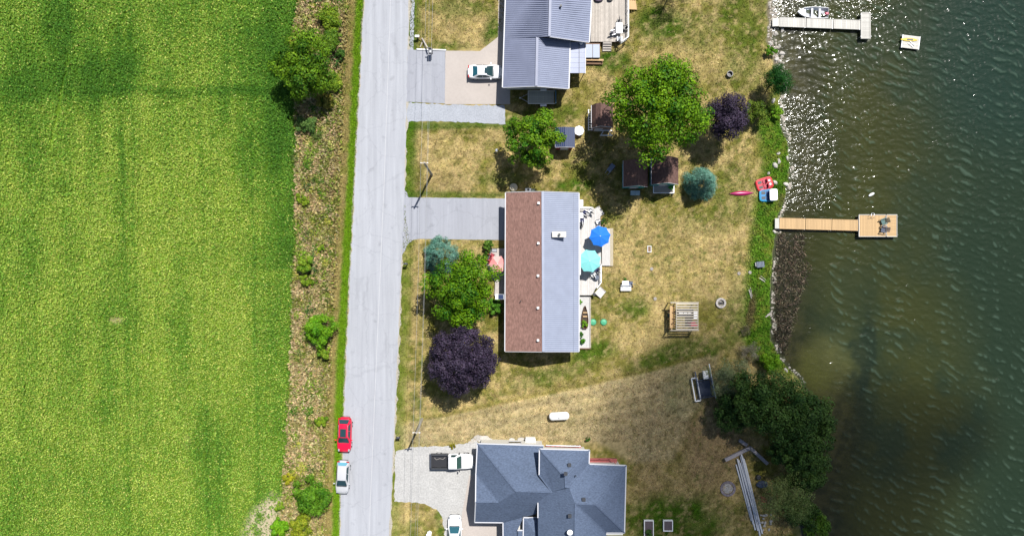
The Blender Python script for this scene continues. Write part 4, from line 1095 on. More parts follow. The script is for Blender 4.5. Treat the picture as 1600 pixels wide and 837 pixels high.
# ------------------------------------------------------------------ vehicles
def paint(name, col, rough=.28, coat=.6): return M(name, col, rough, .02, 2.0, coat=coat)
m_carwhite = paint('white_car_paint', (.78, .78, .79)); m_carred = paint('red_car_paint', (.64, .006, .04)); m_carsilver = paint('silver_car_paint', (.44, .44, .45), .38)
m_lamp = M('lamp_glass', (.30, .31, .33), .15, .03); m_tail = M('tail_lamp', (.35, .01, .01), .25, .05); m_alloy = M('alloy_rim', (.5, .5, .52), .3, .05, metal=.8)
m_cabin = M('tinted_glass', (.018, .045, .052), .08, .05, spec=.7)
m_blueglass = M('blue_tinted_glass', (.012, .075, .10), .1, .05, spec=.7)
def loft(secs, n=7):
    """secs: (x, halfwidth, z_low, z_top, crown)"""
    b = MB(); vs = []; fs = []
    for x, w, zl, zt, cr in secs:
        hz = zt - zl
        half = [(w*.86, zl), (w*.985, zl+hz*.22), (w, zl+hz*.55), (w*.965, zl+hz*.84), (w*.86, zl+hz*.965), (w*.5, zt+cr*.7), (0, zt+cr)]
        ring = [(x, -y, z) for y, z in half] + [(x, y, z) for y, z in half[-2::-1]]
        vs += ring
    k = len(vs)//len(secs)
    for i in range(len(secs)-1):
        for j in range(k):
            fs.append((i*k+j, i*k+(j+1) % k, (i+1)*k+(j+1) % k, (i+1)*k+j))
    fs.append(tuple(range(k-1, -1, -1))); fs.append(tuple((len(secs)-1)*k+j for j in range(k)))
    return b.add(vs, fs)
def quadpanel(p, inset, off, nu=6, bulge=0.0):
    """a glass pane inside the quad p (4 corners), lifted off along its normal"""
    p = [Vector(v) for v in p]; c = sum(p, Vector())/4
    n = (p[1]-p[0]).cross(p[3]-p[0]).normalized()
    q_ = [v.lerp(c, inset) + n*off for v in p]
    b = MB(); vs = []; fs = []
    for i in range(nu+1):
        for j in range(2):
            u_ = i/nu; v = (q_[0].lerp(q_[1], u_)).lerp(q_[3].lerp(q_[2], u_), j) + n*bulge*4*u_*(1-u_)
            vs.append(v)
    for i in range(nu): fs.append((2*i, 2*i+2, 2*i+3, 2*i+1))
    return b.add(vs, fs)
def wheels(root, L, W, fx, rx, r=.33):
    me = None
    for x in (fx, rx):
        for s in (-1, 1):
            c = Vector((x, s*(W/2-.12), r))
            t = MB(); t.tube([c-Vector((0, .10, 0)), c+Vector((0, .10, 0))], r, 18); w = t.build('wheel', m_rubber, root, local=True)
            k = MB(); k.tube([c+Vector((0, s*.09, 0)), c+Vector((0, s*.115, 0))], r*.62, 12); k.build('rim', m_alloy, w, local=True)
def car(name, label, px, py, heading, L, W, H, body, kind='sedan', glass=None, rearglass=None, roofglass=None, rails=False, z=0.035):
    glass = glass or m_cabin
    c = P(px, py, .7)
    root = thing(name, label, 'car', (c.x, c.y, z), rz=heading)
    hw = W/2; bz = .95*H/1.45
    nose = [(L/2+.05, .50, .34, bz*.56, .0), (L/2-.08, .78, .24, bz*.70, .01), (L/2-.38, .95, .22, bz*.86, .03), (L/2-.9, 1.0, .22, bz*.95, .05), (L/2-1.35, 1.0, .22, bz*1.0, .05)]
    tail = [(-L/2+1.0, 1.0, .22, bz*1.06, .03), (-L/2+.45, .97, .24, bz*1.06, .03), (-L/2+.12, .82, .28, bz*.98, .02), (-L/2-.04, .58, .36, bz*.8, .0)]
    secs = [(x, hw*w, a, t, cr) for x, w, a, t, cr in nose + [(.2, 1.0, .22, bz*1.03, .02)] + tail]
    bo = loft(secs).build('body', body, root, local=True, smooth=True)
    sm = bo.modifiers.new('smooth', 'SUBSURF'); sm.levels = 2; sm.render_levels = 2
    if kind == 'sedan': xb0, xr0, xr1, xb1 = -L/2+.62, -L/2+1.30, L/2-2.10, L/2-1.28
    elif kind == 'hatch': xb0, xr0, xr1, xb1 = -L/2+.22, -L/2+.72, L/2-2.05, L/2-1.38
    else: xb0, xr0, xr1, xb1 = -L/2+.16, -L/2+.50, L/2-1.95, L/2-1.15
    wb, wr = hw*.90, hw*.66
    zb, zr = bz*1.0, H
    base = [(xb0, -wb, zb), (xb1, -wb*.94, zb), (xb1+.08, 0, zb), (xb1, wb*.94, zb), (xb0, wb, zb), (xb0-.05, 0, zb)]
    b = MB(); nst = 5; vs = []; fs = []
    # cabin as rows from front to back with a crowned section
    xs_b = np.linspace(0, 1, 9)
    for t in xs_b:
        xbt = xb1 + (xb0-xb1)*t; xrt = xr1 + (xr0-xr1)*t
        wbt = wb*(.95 if t < .2 else 1.0)*(.93 if t > .9 else 1); wrt = wr*(.95 if t < .1 else 1.0)*(.92 if t > .9 else 1)
        dz = -.05*(2*t-1)**2
        vs += [(xbt, -wbt, zb-.05), (xrt, -wrt, zr-.07+dz), (xrt, -wrt*.86, zr-.02+dz), (xrt, 0, zr+.015+dz), (xrt, wrt*.86, zr-.02+dz), (xrt, wrt, zr-.07+dz), (xbt, wbt, zb-.05)]
    for i in range(8):
        for j in range(6): fs.append((i*7+j, i*7+j+1, (i+1)*7+j+1, (i+1)*7+j))
    fs.append((0, 1, 2, 3, 4, 5, 6)[::-1]); fs.append(tuple(56+j for j in range(7)))
    b.add(vs, fs); b.build('roof', body, root, local=True, smooth=False)
    v = [Vector(p) for p in vs]
    quadpanel([v[6], v[0], v[1], v[5]], .045, -.02).build('windshield', glass, root, local=True) if False else None
    def pane(name_, q4, inset, off, mat):
        q4 = [Vector(p) for p in q4]; n = (q4[1]-q4[0]).cross(q4[3]-q4[0]); cc = sum(q4, Vector())/4
        if n.dot(cc - Vector((0, 0, zb*.7))) < 0: q4 = [q4[1], q4[0], q4[3], q4[2]]
        return quadpanel(q4, inset, off).build(name_, mat, root, local=True)
    pane('windshield', [v[0]+Vector((0, .03, .06)), v[6]+Vector((0, -.03, .06)), v[5], v[1]], .06, .03, glass)
    pane('rear_window', [v[56]+Vector((0, .04, .07)), v[62]+Vector((0, -.04, .07)), v[61], v[57]], .07, .03, rearglass or glass)
    for s in (0, 1):
        A_ = lambda i: v[i*7 + (0 if s == 0 else 6)] + Vector((0, 0, .08)); B_ = lambda i: v[i*7 + (1 if s == 0 else 5)]
        pane('side_window', [A_(1), A_(4), B_(4), B_(1)], .07, .015, glass)
        pane('side_window', [A_(4), A_(7), B_(7), B_(4)], .07, .015, glass)
    if roofglass:
        x0, x1 = roofglass
        b = MB(); b.prism([(x0, -wr*.62), (x1, -wr*.62), (x1, wr*.62), (x0, wr*.62)], zr-.03, zr+.022); b.build('sunroof', glass, root, local=True)
    if rails:
        for s in (-1, 1):
            MB().tube([(xr0+.1, s*wr*.93, zr-.03), (xr0+.3, s*wr*.93, zr+.04), (xr1-.3, s*wr*.93, zr+.04), (xr1-.1, s*wr*.93, zr-.03)], .022, 6).build('roof_rail', m_alloy, root, local=True)
    for s in (-1, 1):
        b = MB(); b.box((xb1-.28, s*(hw+.10), zb+.08), (.12, .2, .14)); b.build('mirror', body, root, local=True)
        b = MB(); b.lathe((L/2-.30, s*hw*.70, bz*.80), [(.10, 0), (.15, .03), (.11, .08)], 10, 1.3, .8, 0); b.build('headlight', m_lamp, root, local=True)
        b = MB(); b.box((-L/2+.12, s*hw*.68, bz*.92), (.14, .36, .12)); b.build('taillight', m_tail, root, local=True)
    MB().box((L/2-.02, 0, .36), (.12, W*.66, .16)).build('front_grille', m_dark, root, local=True)
    MB().box((-L/2+.0, 0, .45), (.10, W*.62, .14)).build('rear_bumper', m_dark, root, local=True)
    b = MB(); b.bar((xb1+.06, -wb*.8, zb+.035), (xb1+.06, wb*.8, zb+.035), .10, .03); b.build('cowl', m_dark, root, local=True)
    wheels(root, L, W, L/2-.92, -L/2+.95)
    return root
H90 = math.pi/2
car('parked_car', 'red hatchback parked half on the verge at the left roadside', 538.5, 678.5, -H90-.03, 4.5, 1.85, 1.6, m_carred, 'hatch', roofglass=(-.95, .1), rails=True)
car('parked_car', 'silver wagon parked behind the red car at the left roadside', 535.5, 745, -H90-.05, 4.3, 1.75, 1.45, m_carsilver, 'wagon', rearglass=M('sky_blue_glass', (.10, .28, .36), .1, .05))
car('parked_car', 'white sedan with sunroof on the concrete pad by the ribbed roof house', 758.5, 112.5, 0, 4.55, 1.8, 1.45, m_carwhite, 'sedan', rearglass=m_blueglass, roofglass=(-.1, .3))
car('parked_car', 'white car cut by the bottom edge in front of the hip roofed house', 710.5, 832, H90, 4.5, 1.8, 1.45, m_carwhite, 'sedan', glass=m_blueglass)
def pickup(px, py):
    c = P(px, py, .9); L, W = 5.5, 1.95; hw = W/2
    root = thing('pickup_truck', 'white pickup truck with black open bed on the gravel drive', 'truck', (c.x, c.y, .03))
    secs = [(L/2, .70*hw, .40, .85, 0), (L/2-.15, .86*hw, .34, .98, .01), (L/2-.5, .97*hw, .32, 1.06, .04), (L/2-1.2, hw, .32, 1.10, .05), (L/2-1.6, hw, .32, 1.12, .02), (.0-.42, hw, .32, 1.12, .02), (-.5, hw*.98, .34, 1.1, 0)]
    bo = loft(secs).build('body', m_carwhite, root, local=True, smooth=True)
    s_ = bo.modifiers.new('smooth', 'SUBSURF'); s_.levels = 2; s_.render_levels = 2
    b = MB()
    b.box((-1.63, 0, .62), (2.24, 1.5, .12)); b.build('bed_floor', m_black, root, local=True)
    for s in (-1, 1):
        bb = MB(); bb.box((-1.63, s*(hw-.09), .78), (2.24, .16, .62)); bb.build('bed_side', m_dark, root, local=True)
    MB().box((-2.68, 0, .80), (.1, W-.12, .58)).build('tailgate', m_dark, root, local=True)
    MB().box((-.55, 0, .84), (.08, W-.14, .6)).build('bed_front', m_dark, root, local=True)
    MB().box((-2.83, 0, .5), (.16, W-.1, .2)).build('rear_bumper', m_steel, root, local=True)
    MB().tube([(-2.3, .45, .72), (-2.05, .2, .74), (-1.6, .35, .72), (-1.2, .25, .75), (-.9, .5, .72)], .03, 6).build('rope', m_greywood, root, local=True)
    xb0, xr0, xr1, xb1 = -.5, -.38, .62, 1.15; wb, wr, zb, zr = hw*.93, hw*.76, 1.08, 1.78
    vs = []; fs = []
    for t in np.linspace(0, 1, 5):
        xbt = xb1+(xb0-xb1)*t; xrt = xr1+(xr0-xr1)*t
        vs += [(xbt, -wb, zb-.05), (xrt, -wr, zr-.06), (xrt, -wr*.88, zr-.01), (xrt, 0, zr+.02), (xrt, wr*.88, zr-.01), (xrt, wr, zr-.06), (xbt, wb, zb-.05)]
    for i in range(4):
        for j in range(6): fs.append((i*7+j, i*7+j+1, (i+1)*7+j+1, (i+1)*7+j))
    fs += [(6, 5, 4, 3, 2, 1, 0), tuple(28+j for j in range(7))]
    MB().add(vs, fs).build('cab', m_carwhite, root, local=True)
    v = [Vector(p) for p in vs]
    def pane(nm, q4, ins):
        q4 = [Vector(p) for p in q4]; n = (q4[1]-q4[0]).cross(q4[3]-q4[0]); cc = sum(q4, Vector())/4
        if n.dot(cc-Vector((.3, 0, .9))) < 0: q4 = [q4[1], q4[0], q4[3], q4[2]]
        quadpanel(q4, ins, .03).build(nm, M('green_glass', (.03, .07, .06), .08, .05) if nm == 'windshield' else m_cabin, root, local=True)
    pane('windshield', [v[0]+Vector((0, .04, .05)), v[6]+Vector((0, -.04, .05)), v[5], v[1]], .05)
    pane('rear_window', [v[28]+Vector((0, .1, .1)), v[34]+Vector((0, -.1, .1)), v[33], v[29]], .1)
    for k0, k1 in ((0, 1), (6, 5)):
        pane('side_window', [v[7+k0]+Vector((0, 0, .08)), v[21+k0]+Vector((0, 0, .08)), v[21+k1], v[7+k1]], .06)
    for s in (-1, 1):
        MB().box((.95, s*(hw+.14), 1.2), (.12, .26, .2)).build('mirror', m_black, root, local=True)
        MB().box((L/2-.22, s*hw*.68, .88), (.16, .34, .16)).build('headlight', m_lamp, root, local=True)
        MB().box((-2.70, s*(hw-.1), .9), (.1, .14, .3)).build('taillight', m_tail, root, local=True)
    MB().box((L/2-.02, 0, .55), (.16, W*.84, .22)).build('front_bumper', m_steel, root, local=True)
    MB().bar((1.18, -wb*.85, 1.13), (1.18, wb*.85, 1.13), .12, .03).build('cowl', m_dark, root, local=True)
    wheels(root, L, W, L/2-.95, -1.75, .38)
pickup(706.5, 720.5)

# utility trailer
c = P(846, 153, .5)
tr_ = thing('utility_trailer', 'open flat utility trailer parked in the shade under the ribbed roof', 'trailer', (c.x, c.y, 0))
w2, h2 = 3.45/2, 1.62/2
me = None
m_trwood = M('trailer_wood', alb(215, 215, 200), .85, .2, 5, rnd=.12)
for i in range(6):
    dim = (2*w2-.1, 2*h2/6-.02, .05)
    if me is None: o = MB().box((0, 0, 0), dim).build('floor_board', m_trwood, tr_, local=True); me = o
    else: o = me.copy(); COL.objects.link(o); o.parent = tr_
    o.location = (-.05, -h2 + (i+.5)*2*h2/6, .5)
for s in (-1, 1):
    MB().bar((-w2, s*h2, .78), (w2, s*h2, .78), .06, .06).build('side_rail', m_white, tr_, local=True)
    b = MB()
    for xx in (-w2, -.6, .6, w2): b.bar((xx, s*h2, .45), (xx, s*h2, .76), .05, .05)
    b.build('stake', m_dark, tr_, local=True)
    wv = MB().tube([(.25, s*(h2+.12), .3), (.25, s*(h2+.3), .3)], .3, 14).build('wheel', m_rubber, tr_, local=True)
    MB().box((.25, s*(h2+.2), .64), (.8, .24, .05)).build('mudguard', m_white, tr_, local=True)
MB().bar((-w2, -h2, .78), (-w2, h2, .78), .06, .06).build('side_rail', m_white, tr_, local=True)
MB().box((w2+.1, 0, .8), (.12, 2*h2, .75)).build('ramp_gate', M('blue_steel', alb(70, 130, 160), .5, .1), tr_, local=True)
b = MB(); b.bar((-w2, -.55, .42), (-w2-1.0, 0, .42), .07, .07); b.bar((-w2, .55, .42), (-w2-1.0, 0, .42), .07, .07); b.build('drawbar', m_steel, tr_, local=True)
MB().lathe((-w2-1.05, 0, .38), [(.09, 0), (.09, .1), (.05, .16)], 10).build('coupler', m_white, tr_, local=True)
MB().tube([(-w2-.6, .25, .1), (-w2-.6, .25, .85)], .04, 8).build('jack', m_steel, tr_, local=True)

# ------------------------------------------------------------------ docks and boats
def dock_sections(root, x0, y0, x1, y1, nsec, z, per, mat, w=None):
    """planked walkway; x0,y0-x1,y1 are the centre line ends in the photo"""
    a_, b_ = P(x0, y0, z), P(x1, y1, z); d = (b_-a_).normalized(); rz = math.atan2(d.y, d.x); L = (b_-a_).length
    me = None
    for s in range(nsec):
        s0 = L*s/nsec+.03; s1 = L*(s+1)/nsec-.03; pl = (s1-s0)/per
        for i in range(per):
            if me is None: o = MB().box((0, 0, 0), (pl-.014, w, .04)).build('plank', mat, root, local=True); me = o
            else: o = me.copy(); COL.objects.link(o); o.parent = root
            o.location = a_ + d*(s0+pl*(i+.5)) - root.location + Vector((0, 0, random.uniform(-.004, .004)))
            o.rotation_euler = (0, 0, rz)
        n = Vector((-d.y, d.x, 0))
        for sd in (-1, 1):
            p0 = a_+d*s0+n*sd*(w/2+.03)-root.location-Vector((0, 0, .03)); p1 = a_+d*s1+n*sd*(w/2+.03)-root.location-Vector((0, 0, .03))
            MB().bar(p0, p1, .05, .15).build('side_beam', mat, root, local=True)
            q_ = a_+d*(s1-.15)+n*sd*(w/2+.09)-root.location
            MB().tube([q_+Vector((0, 0, .12)), q_+Vector((0, 0, -1.8))], .035, 8).build('leg', m_steel, root, local=True)
DZ = -.12
c = P(1280, 38, DZ)
dk = thing('white_dock', 'weathered white plank dock with a cross end at the top shore', 'dock', (c.x, c.y, DZ))
dock_sections(dk, 1217, 34.5, 1345, 39.3, 3, DZ, 16, m_palewood, 1.12)
def platform(root, x0, y0, x1, y1, z, mat, n, along, frame=None):
    a_, b_ = P(x0, y0, z), P(x1, y1, z); me = None
    for i in range(n):
        if along == 'x':
            h = abs(a_.y-b_.y)/n; o_ = Vector(((a_.x+b_.x)/2, a_.y-h*(i+.5), z)); dim = (abs(b_.x-a_.x), h-.014, .04)
        else:
            h = abs(a_.x-b_.x)/n; o_ = Vector((a_.x+h*(i+.5), (a_.y+b_.y)/2, z)); dim = (h-.014, abs(a_.y-b_.y), .04)
        if me is None: o = MB().box((0, 0, 0), dim).build('plank', mat, root, local=True); me = o
        else: o = me.copy(); COL.objects.link(o); o.parent = root
        o.location = o_ - root.location + Vector((0, 0, random.uniform(-.004, .004)))
    cx, cy = (a_.x+b_.x)/2-root.location.x, (a_.y+b_.y)/2-root.location.y; zz = z-root.location.z-.04
    sx, sy = abs(b_.x-a_.x), abs(b_.y-a_.y)
    for s in (-1, 1):
        MB().box((cx, cy+s*(sy/2+.04), zz+.03), (sx+.16, .08, .18)).build('edge_beam', frame or mat, root, local=True)
        MB().box((cx+s*(sx/2+.04), cy, zz+.028), (.08, sy, .18)).build('edge_beam', frame or mat, root, local=True)
        for t in (-1, 1):
            MB().tube([(cx+s*(sx/2+.12), cy+t*(sy/2-.2), zz+.2), (cx+s*(sx/2+.12), cy+t*(sy/2-.2), zz-1.9)], .04, 8).build('leg', m_steel, root, local=True)
platform(dk, 1345.8, 21, 1359, 60, DZ+.06, m_palewood, 28, 'x')
rp = MB().slab([P(1207, 29, -.08), P(1217, 28.5, -.1), P(1217, 41, -.1), P(1207, 41.5, -.08)], .1).build('shore_ramp', m_palewood, dk)
c = P(1300, 351, DZ)
dk2 = thing('tan_dock', 'tan plank dock with a wide square platform in the middle of the shore', 'dock', (c.x, c.y, DZ))
dock_sections(dk2, 1217.5, 348.8, 1341, 352, 3, DZ, 17, m_tanwood, 1.32)
platform(dk2, 1342.5, 336, 1384, 369, DZ+.08, m_tanwood, 18, 'y', m_palewood)
platform(dk2, 1384.5, 336, 1400.5, 369, DZ+.08, m_tanwood, 14, 'x', m_palewood)
MB().slab([P(1211, 341, -.08), P(1217.5, 341, -.1), P(1217.5, 357, -.1), P(1211, 357, -.08)], .1).build('shore_ramp', m_palewood, dk2)
b = MB()
for xx in (1361.5, 1366): b.tube([P(xx, 340, DZ+.1), P(xx, 338, .55), P(xx, 334, .5), P(xx, 333, -1.0)], .025, 8)
for z_ in (-.3, -.6): b.bar(P(1361.5, 333, z_), P(1366, 333, z_), .05, .04)
b.build('swim_ladder', m_steel, dk2)
# Adirondack chairs
def adirondack(label, p, rz, mat, group, name='deck_chair'):
    root = thing(name, label, 'chair', p, group, rz)
    MB().slab([(.35, -.28, .36), (-.2, -.26, .26), (-.2, .26, .26), (.35, .28, .36)], .04).build('seat', mat, root, local=True)
    for i in range(4):
        y = -.21+.14*i
        MB().bar((-.18, y, .24), (-.5, y*1.15, .95-.05*abs(y)*4), .12, .025).build('back_slat', mat, root, local=True)
    for s in (-1, 1):
        MB().box((.08, s*.36, .56), (.75, .12, .03)).build('armrest', mat, root, local=True)
        MB().bar((.36, s*.33, 0), (.36, s*.33, .55), .08, .04).build('leg', mat, root, local=True)
        MB().bar((.3, s*.29, .32), (-.5, s*.29, .03), .03, .1).build('leg', mat, root, local=True)
    return root
g_ = 'chairs on the tan dock'
adirondack('green grey chair on the dock platform, nearer the ladder', P(1379, 346, DZ+.1), math.radians(200), M('sage_plastic', alb(96, 128, 124), .5), g_)
adirondack('dark grey chair on the dock platform, farther from the ladder', P(1379, 358.5, DZ+.1), math.radians(170), M('slate_plastic', alb(92, 98, 116), .5), g_)
# rowing boat
def hull(secs, t=.03):
    """open boat shell: (x, halfbeam, keel z, gunwale z)"""
    b = MB(); vs = []; fs = []
    for x, w, k, g in secs:
        vs += [(x, -w, g), (x, -w*.86, k+(g-k)*.35), (x, -w*.45, k), (x, w*.45, k), (x, w*.86, k+(g-k)*.35), (x, w, g)]
    for i in range(len(secs)-1):
        for j in range(5): fs.append((i*6+j, i*6+j+1, (i+1)*6+j+1, (i+1)*6+j))
    n = len(secs)
    fs.append(tuple((n-1)*6+j for j in range(6)))
    return b.add(vs, fs)
m_alu = M('white_boat_paint', (.62, .64, .66), .4, .06)
c = P(1268, 21.5, WATER_Z)
bt = thing('rowing_boat', 'white open boat with three benches moored along the white dock', 'boat', (c.x, c.y, WATER_Z-.08), rz=math.radians(178))
L = 4.0
hs = [(L/2, .02, .42, .62), (L/2-.35, .30, .16, .58), (L/2-.9, .55, .04, .54), (0, .72, 0, .50), (-L/2+.6, .70, 0, .50), (-L/2, .64, .02, .52)]
ho = hull(hs).build('hull', m_alu, bt, local=True, smooth=False); so = ho.modifiers.new('thick', 'SOLIDIFY'); so.thickness = .03
for s in (-1, 1): MB().tube([(x, s*w, g+.01) for x, w, k, g in hs], .035, 6).build('gunwale', m_white, bt, local=True)
for xx, ww in ((1.0, .98), (.05, 1.34), (-.95, 1.32)): MB().box((xx, 0, .36), (.28, ww, .04)).build('bench', M('bench_grey', (.42, .43, .46), .6), bt, local=True)
MB().slab([(L/2-.02, 0, .62), (L/2-.75, -.47, .56), (L/2-.75, .47, .56)], .03).build('bow_deck', m_white, bt, local=True)
MB().box((-.45, 0, .06), (2.6, .9, .02)).build('floor', M('boat_floor', (.35, .36, .38), .7), bt, local=True)
ob = thing('outboard_motor', 'pink red outboard motor on the stern of the white boat', 'motor', P(1290, 23, WATER_Z+.3))
b = MB(); b.lathe((0, 0, .12), [(.14, 0), (.2, .08), (.2, .28), (.12, .36)], 12, 1.3, .9); b.build('cowling', M('pink_red_cowl', alb(222, 90, 120), .4), ob, local=True)
MB().tube([(0.05, 0, .1), (.1, 0, -.7)], .07, 8).build('shaft', m_dark, ob, local=True)
MB().tube([(-.1, 0, .25), (-.55, .08, .3)], .025, 6).build('tiller', m_black, ob, local=True)
# swim raft with a yellow kayak-like board
c = P(1423, 66, WATER_Z+.35)
rf = thing('swim_raft', 'white square swim raft floating off the white dock', 'raft', (c.x, c.y, WATER_Z), rz=math.radians(-7))
me = None
for i in range(10):
    if me is None: o = MB().box((0, 0, 0), (2.2, .155, .05)).build('plank', m_palewood, rf, local=True); me = o
    else: o = me.copy(); COL.objects.link(o); o.parent = rf
    o.location = (0, -.76+.168*i, .33)
MB().box((0, 0, .08), (2.1, 1.55, .36)).build('float', m_dark, rf, local=True)
for s in (-1, 1): MB().box((s*1.13, 0, .3), (.08, 1.72, .14)).build('edge_beam', m_white, rf, local=True)
c = P(1421, 62, WATER_Z+.5)
sb = thing('paddle_board', 'yellow board lying on the white swim raft', 'board', (c.x, c.y, WATER_Z+.37), rz=math.radians(-3))
vs = [(1.05*math.cos(a)*(1 if abs(math.cos(a)) < .9 else 1.05), .19*math.sin(a)) for a in np.linspace(0, 2*math.pi, 28)[:-1]]
MB().prism(vs, 0, .09).build('deck', M('yellow_foam', alb(250, 216, 30), .5), sb, local=True)
MB().box((.1, 0, .1), (.8, .2, .015)).build('pad', m_dark, sb, local=True)
c = P(1424, 69.5, WATER_Z+.4)
rl3 = thing('folded_ladder', 'grey folded boarding ladder lying on the white swim raft', 'ladder', (c.x, c.y, WATER_Z+.37), rz=math.radians(-40))
for s in (-1, 1): MB().tube([(-.45, s*.16, .06), (.45, s*.16, .12)], .03, 6).build('rail', m_steel, rl3, local=True)
for xx in (-.3, -.05, .2): MB().tube([(xx, -.16, .07), (xx, .16, .07)], .025, 6).build('rung', m_steel, rl3, local=True)
# pedal boats
def pedal_boat(label, px, py, rz, mat, mat2, seatm, canopy=None):
    z = float(gz(px, py)); c = P(px, py, z+.4)
    root = thing('pedal_boat', label, 'pedal boat', (c.x, c.y, z), rz=rz)
    ov = lambda l, w, n=24, e=.45: [(l*np.sign(math.cos(a))*abs(math.cos(a))**e, w*np.sign(math.sin(a))*abs(math.sin(a))**e) for a in np.linspace(0, 2*math.pi, n, endpoint=False)]
    b = MB(); b.prism(ov(1.02, .72), 0, .30); h = b.build('hull', mat, root, local=True); bv = h.modifiers.new('bevel', 'BEVEL'); bv.width = .08; bv.segments = 2
    b = MB(); p_ = ov(1.10, .80); k = len(p_); q_ = ov(.98, .68)
    vs = [(x, y, .33) for x, y in p_] + [(x, y, .38) for x, y in q_] + [(x, y, .27) for x, y in p_]
    b.add(vs, [(i, (i+1) % k, k+(i+1) % k, k+i) for i in range(k)] + [(2*k+i, 2*k+(i+1) % k, (i+1) % k, i) for i in range(k)]); b.build('rim', mat2, root, local=True)
    for s in (-1, 1):
        MB().prism([(x-.05, y+s*.32) for x, y in ov(.24, .24)], .30, .40).build('seat', seatm, root, local=True)
        MB().prism([(x-.34, y+s*.32) for x, y in ov(.08, .24)], .32, .78).build('backrest', seatm, root, local=True)
        MB().box((.55, s*.32, .31), (.5, .34, .03)).build('footwell', m_dark, root, local=True)
    MB().box((-.72, 0, .38), (.45, 1.0, .10)).build('stern_deck', mat2 if canopy is None else mat, root, local=True)
    MB().tube([(.25, 0, .3), (.15, 0, .6)], .03, 8).build('steering_lever', m_black, root, local=True)
    for s in (-1, 1): MB().lathe((-.66, s*.24, .43), [(.10, 0), (.13, .02), (.13, .03), (.05, .035)], 12).build('cup_ring', m_white, root, local=True) if canopy is None else None
    if canopy:
        MB().prism([(x-.52, y) for x, y in ov(.5, .74, e=.3)], .95, 1.0).build('canopy', canopy, root, local=True)
        b = MB()
        for x, y in ((-.9, -.6), (-.9, .6), (-.15, -.6), (-.15, .6)): b.tube([(x, y, .35), (x, y, .95)], .025, 6)
        b.build('canopy_post', m_steel, root, local=True)
    return root
pedal_boat('red pedal boat on the grass bank', 1195, 287, math.radians(197), M('red_plastic', alb(232, 34, 60), .4), M('red_rim', alb(236, 60, 66), .4), M('deep_red_seat', alb(196, 20, 64), .5))
pedal_boat('blue pedal boat with a white canopy beside the red one', 1200, 305, math.radians(182), M('blue_plastic', alb(30, 140, 204), .4), M('light_blue_rim', alb(70, 180, 226), .4), M('deep_blue_seat', alb(20, 76, 150), .5), canopy=m_white)
c = P(1159, 302, .2)
ky = thing('kayak', 'magenta kayak lying upside down on the lawn by the pedal boats', 'kayak', (c.x, c.y, 0), rz=math.radians(2))
b = MB(); vs = []; fs = []
st = np.linspace(-1, 1, 13)
for t in st:
    w = .30*(1-abs(t)**2.2)+.008; h_ = .30*(1-.5*t*t)
    ring_ = [(1.58*t, w*math.cos(a), .03+max(0, h_*math.sin(a))*(1-abs(t)**4*.4)) for a in np.linspace(-.25, math.pi+.25, 9)]
    vs += ring_
for i in range(12):
    for j in range(8): fs.append((i*9+j, i*9+j+1, (i+1)*9+j+1, (i+1)*9+j))
b.add(vs, fs).build('hull', M('magenta_plastic', alb(205, 26, 110), .32), ky, local=True, smooth=True)
MB().tube([(-1.5, 0, .22), (-.9, 0, .325), (0, 0, .345), (.9, 0, .325), (1.5, 0, .22)], .018, 6).build('keel_line', M('pale_magenta', alb(236, 120, 176), .35), ky, local=True)
for s in (-1, 1): MB().tube([(s*1.5, 0, .2), (s*1.62, 0, .16), (s*1.66, 0, .1)], .02, 6).build('handle', m_black, ky, local=True)
# floating mooring buoy / white float
c = P(1361, 304, WATER_Z)
fl = thing('floating_buoy', 'small white float on the open water above the tan dock', 'buoy', (c.x, c.y, WATER_Z), rz=.5)
MB().lathe((0, 0, -.05), [(.12, 0), (.24, .08), (.24, .2), (.1, .3)], 12, 1.7, .7).build('float', m_white, fl, local=True)
MB().tube([(0, 0, .25), (0, 0, .4)], .02, 6).build('ring', m_steel, fl, local=True)
# stones along the shore
def stone_mesh(seed, n1=7, n2=5):
    r = random.Random(seed); b = MB(); vs = [(0, 0, 1)]; fs = []
    for i in range(1, n2):
        ph = math.pi*i/n2
        for j in range(n1):
            a = 2*math.pi*j/n1; k = r.uniform(.78, 1.18)
            vs.append((k*math.sin(ph)*math.cos(a), k*math.sin(ph)*math.sin(a)*.8, k*math.cos(ph)))
    vs.append((0, 0, -1)); L_ = len(vs)-1
    for j in range(n1): fs.append((0, 1+j, 1+(j+1) % n1)); fs.append((L_, 1+(n2-2)*n1+(j+1) % n1, 1+(n2-2)*n1+j))
    for i in range(n2-2):
        for j in range(n1): fs.append((1+i*n1+j, 1+(i+1)*n1+j, 1+(i+1)*n1+(j+1) % n1, 1+i*n1+(j+1) % n1))
    b.v = vs; b.f = fs
    return b
m_stone = M('pale_stone', alb(212, 206, 196), .9, .15, 8, bump=.4, rnd=.16)
protos = []
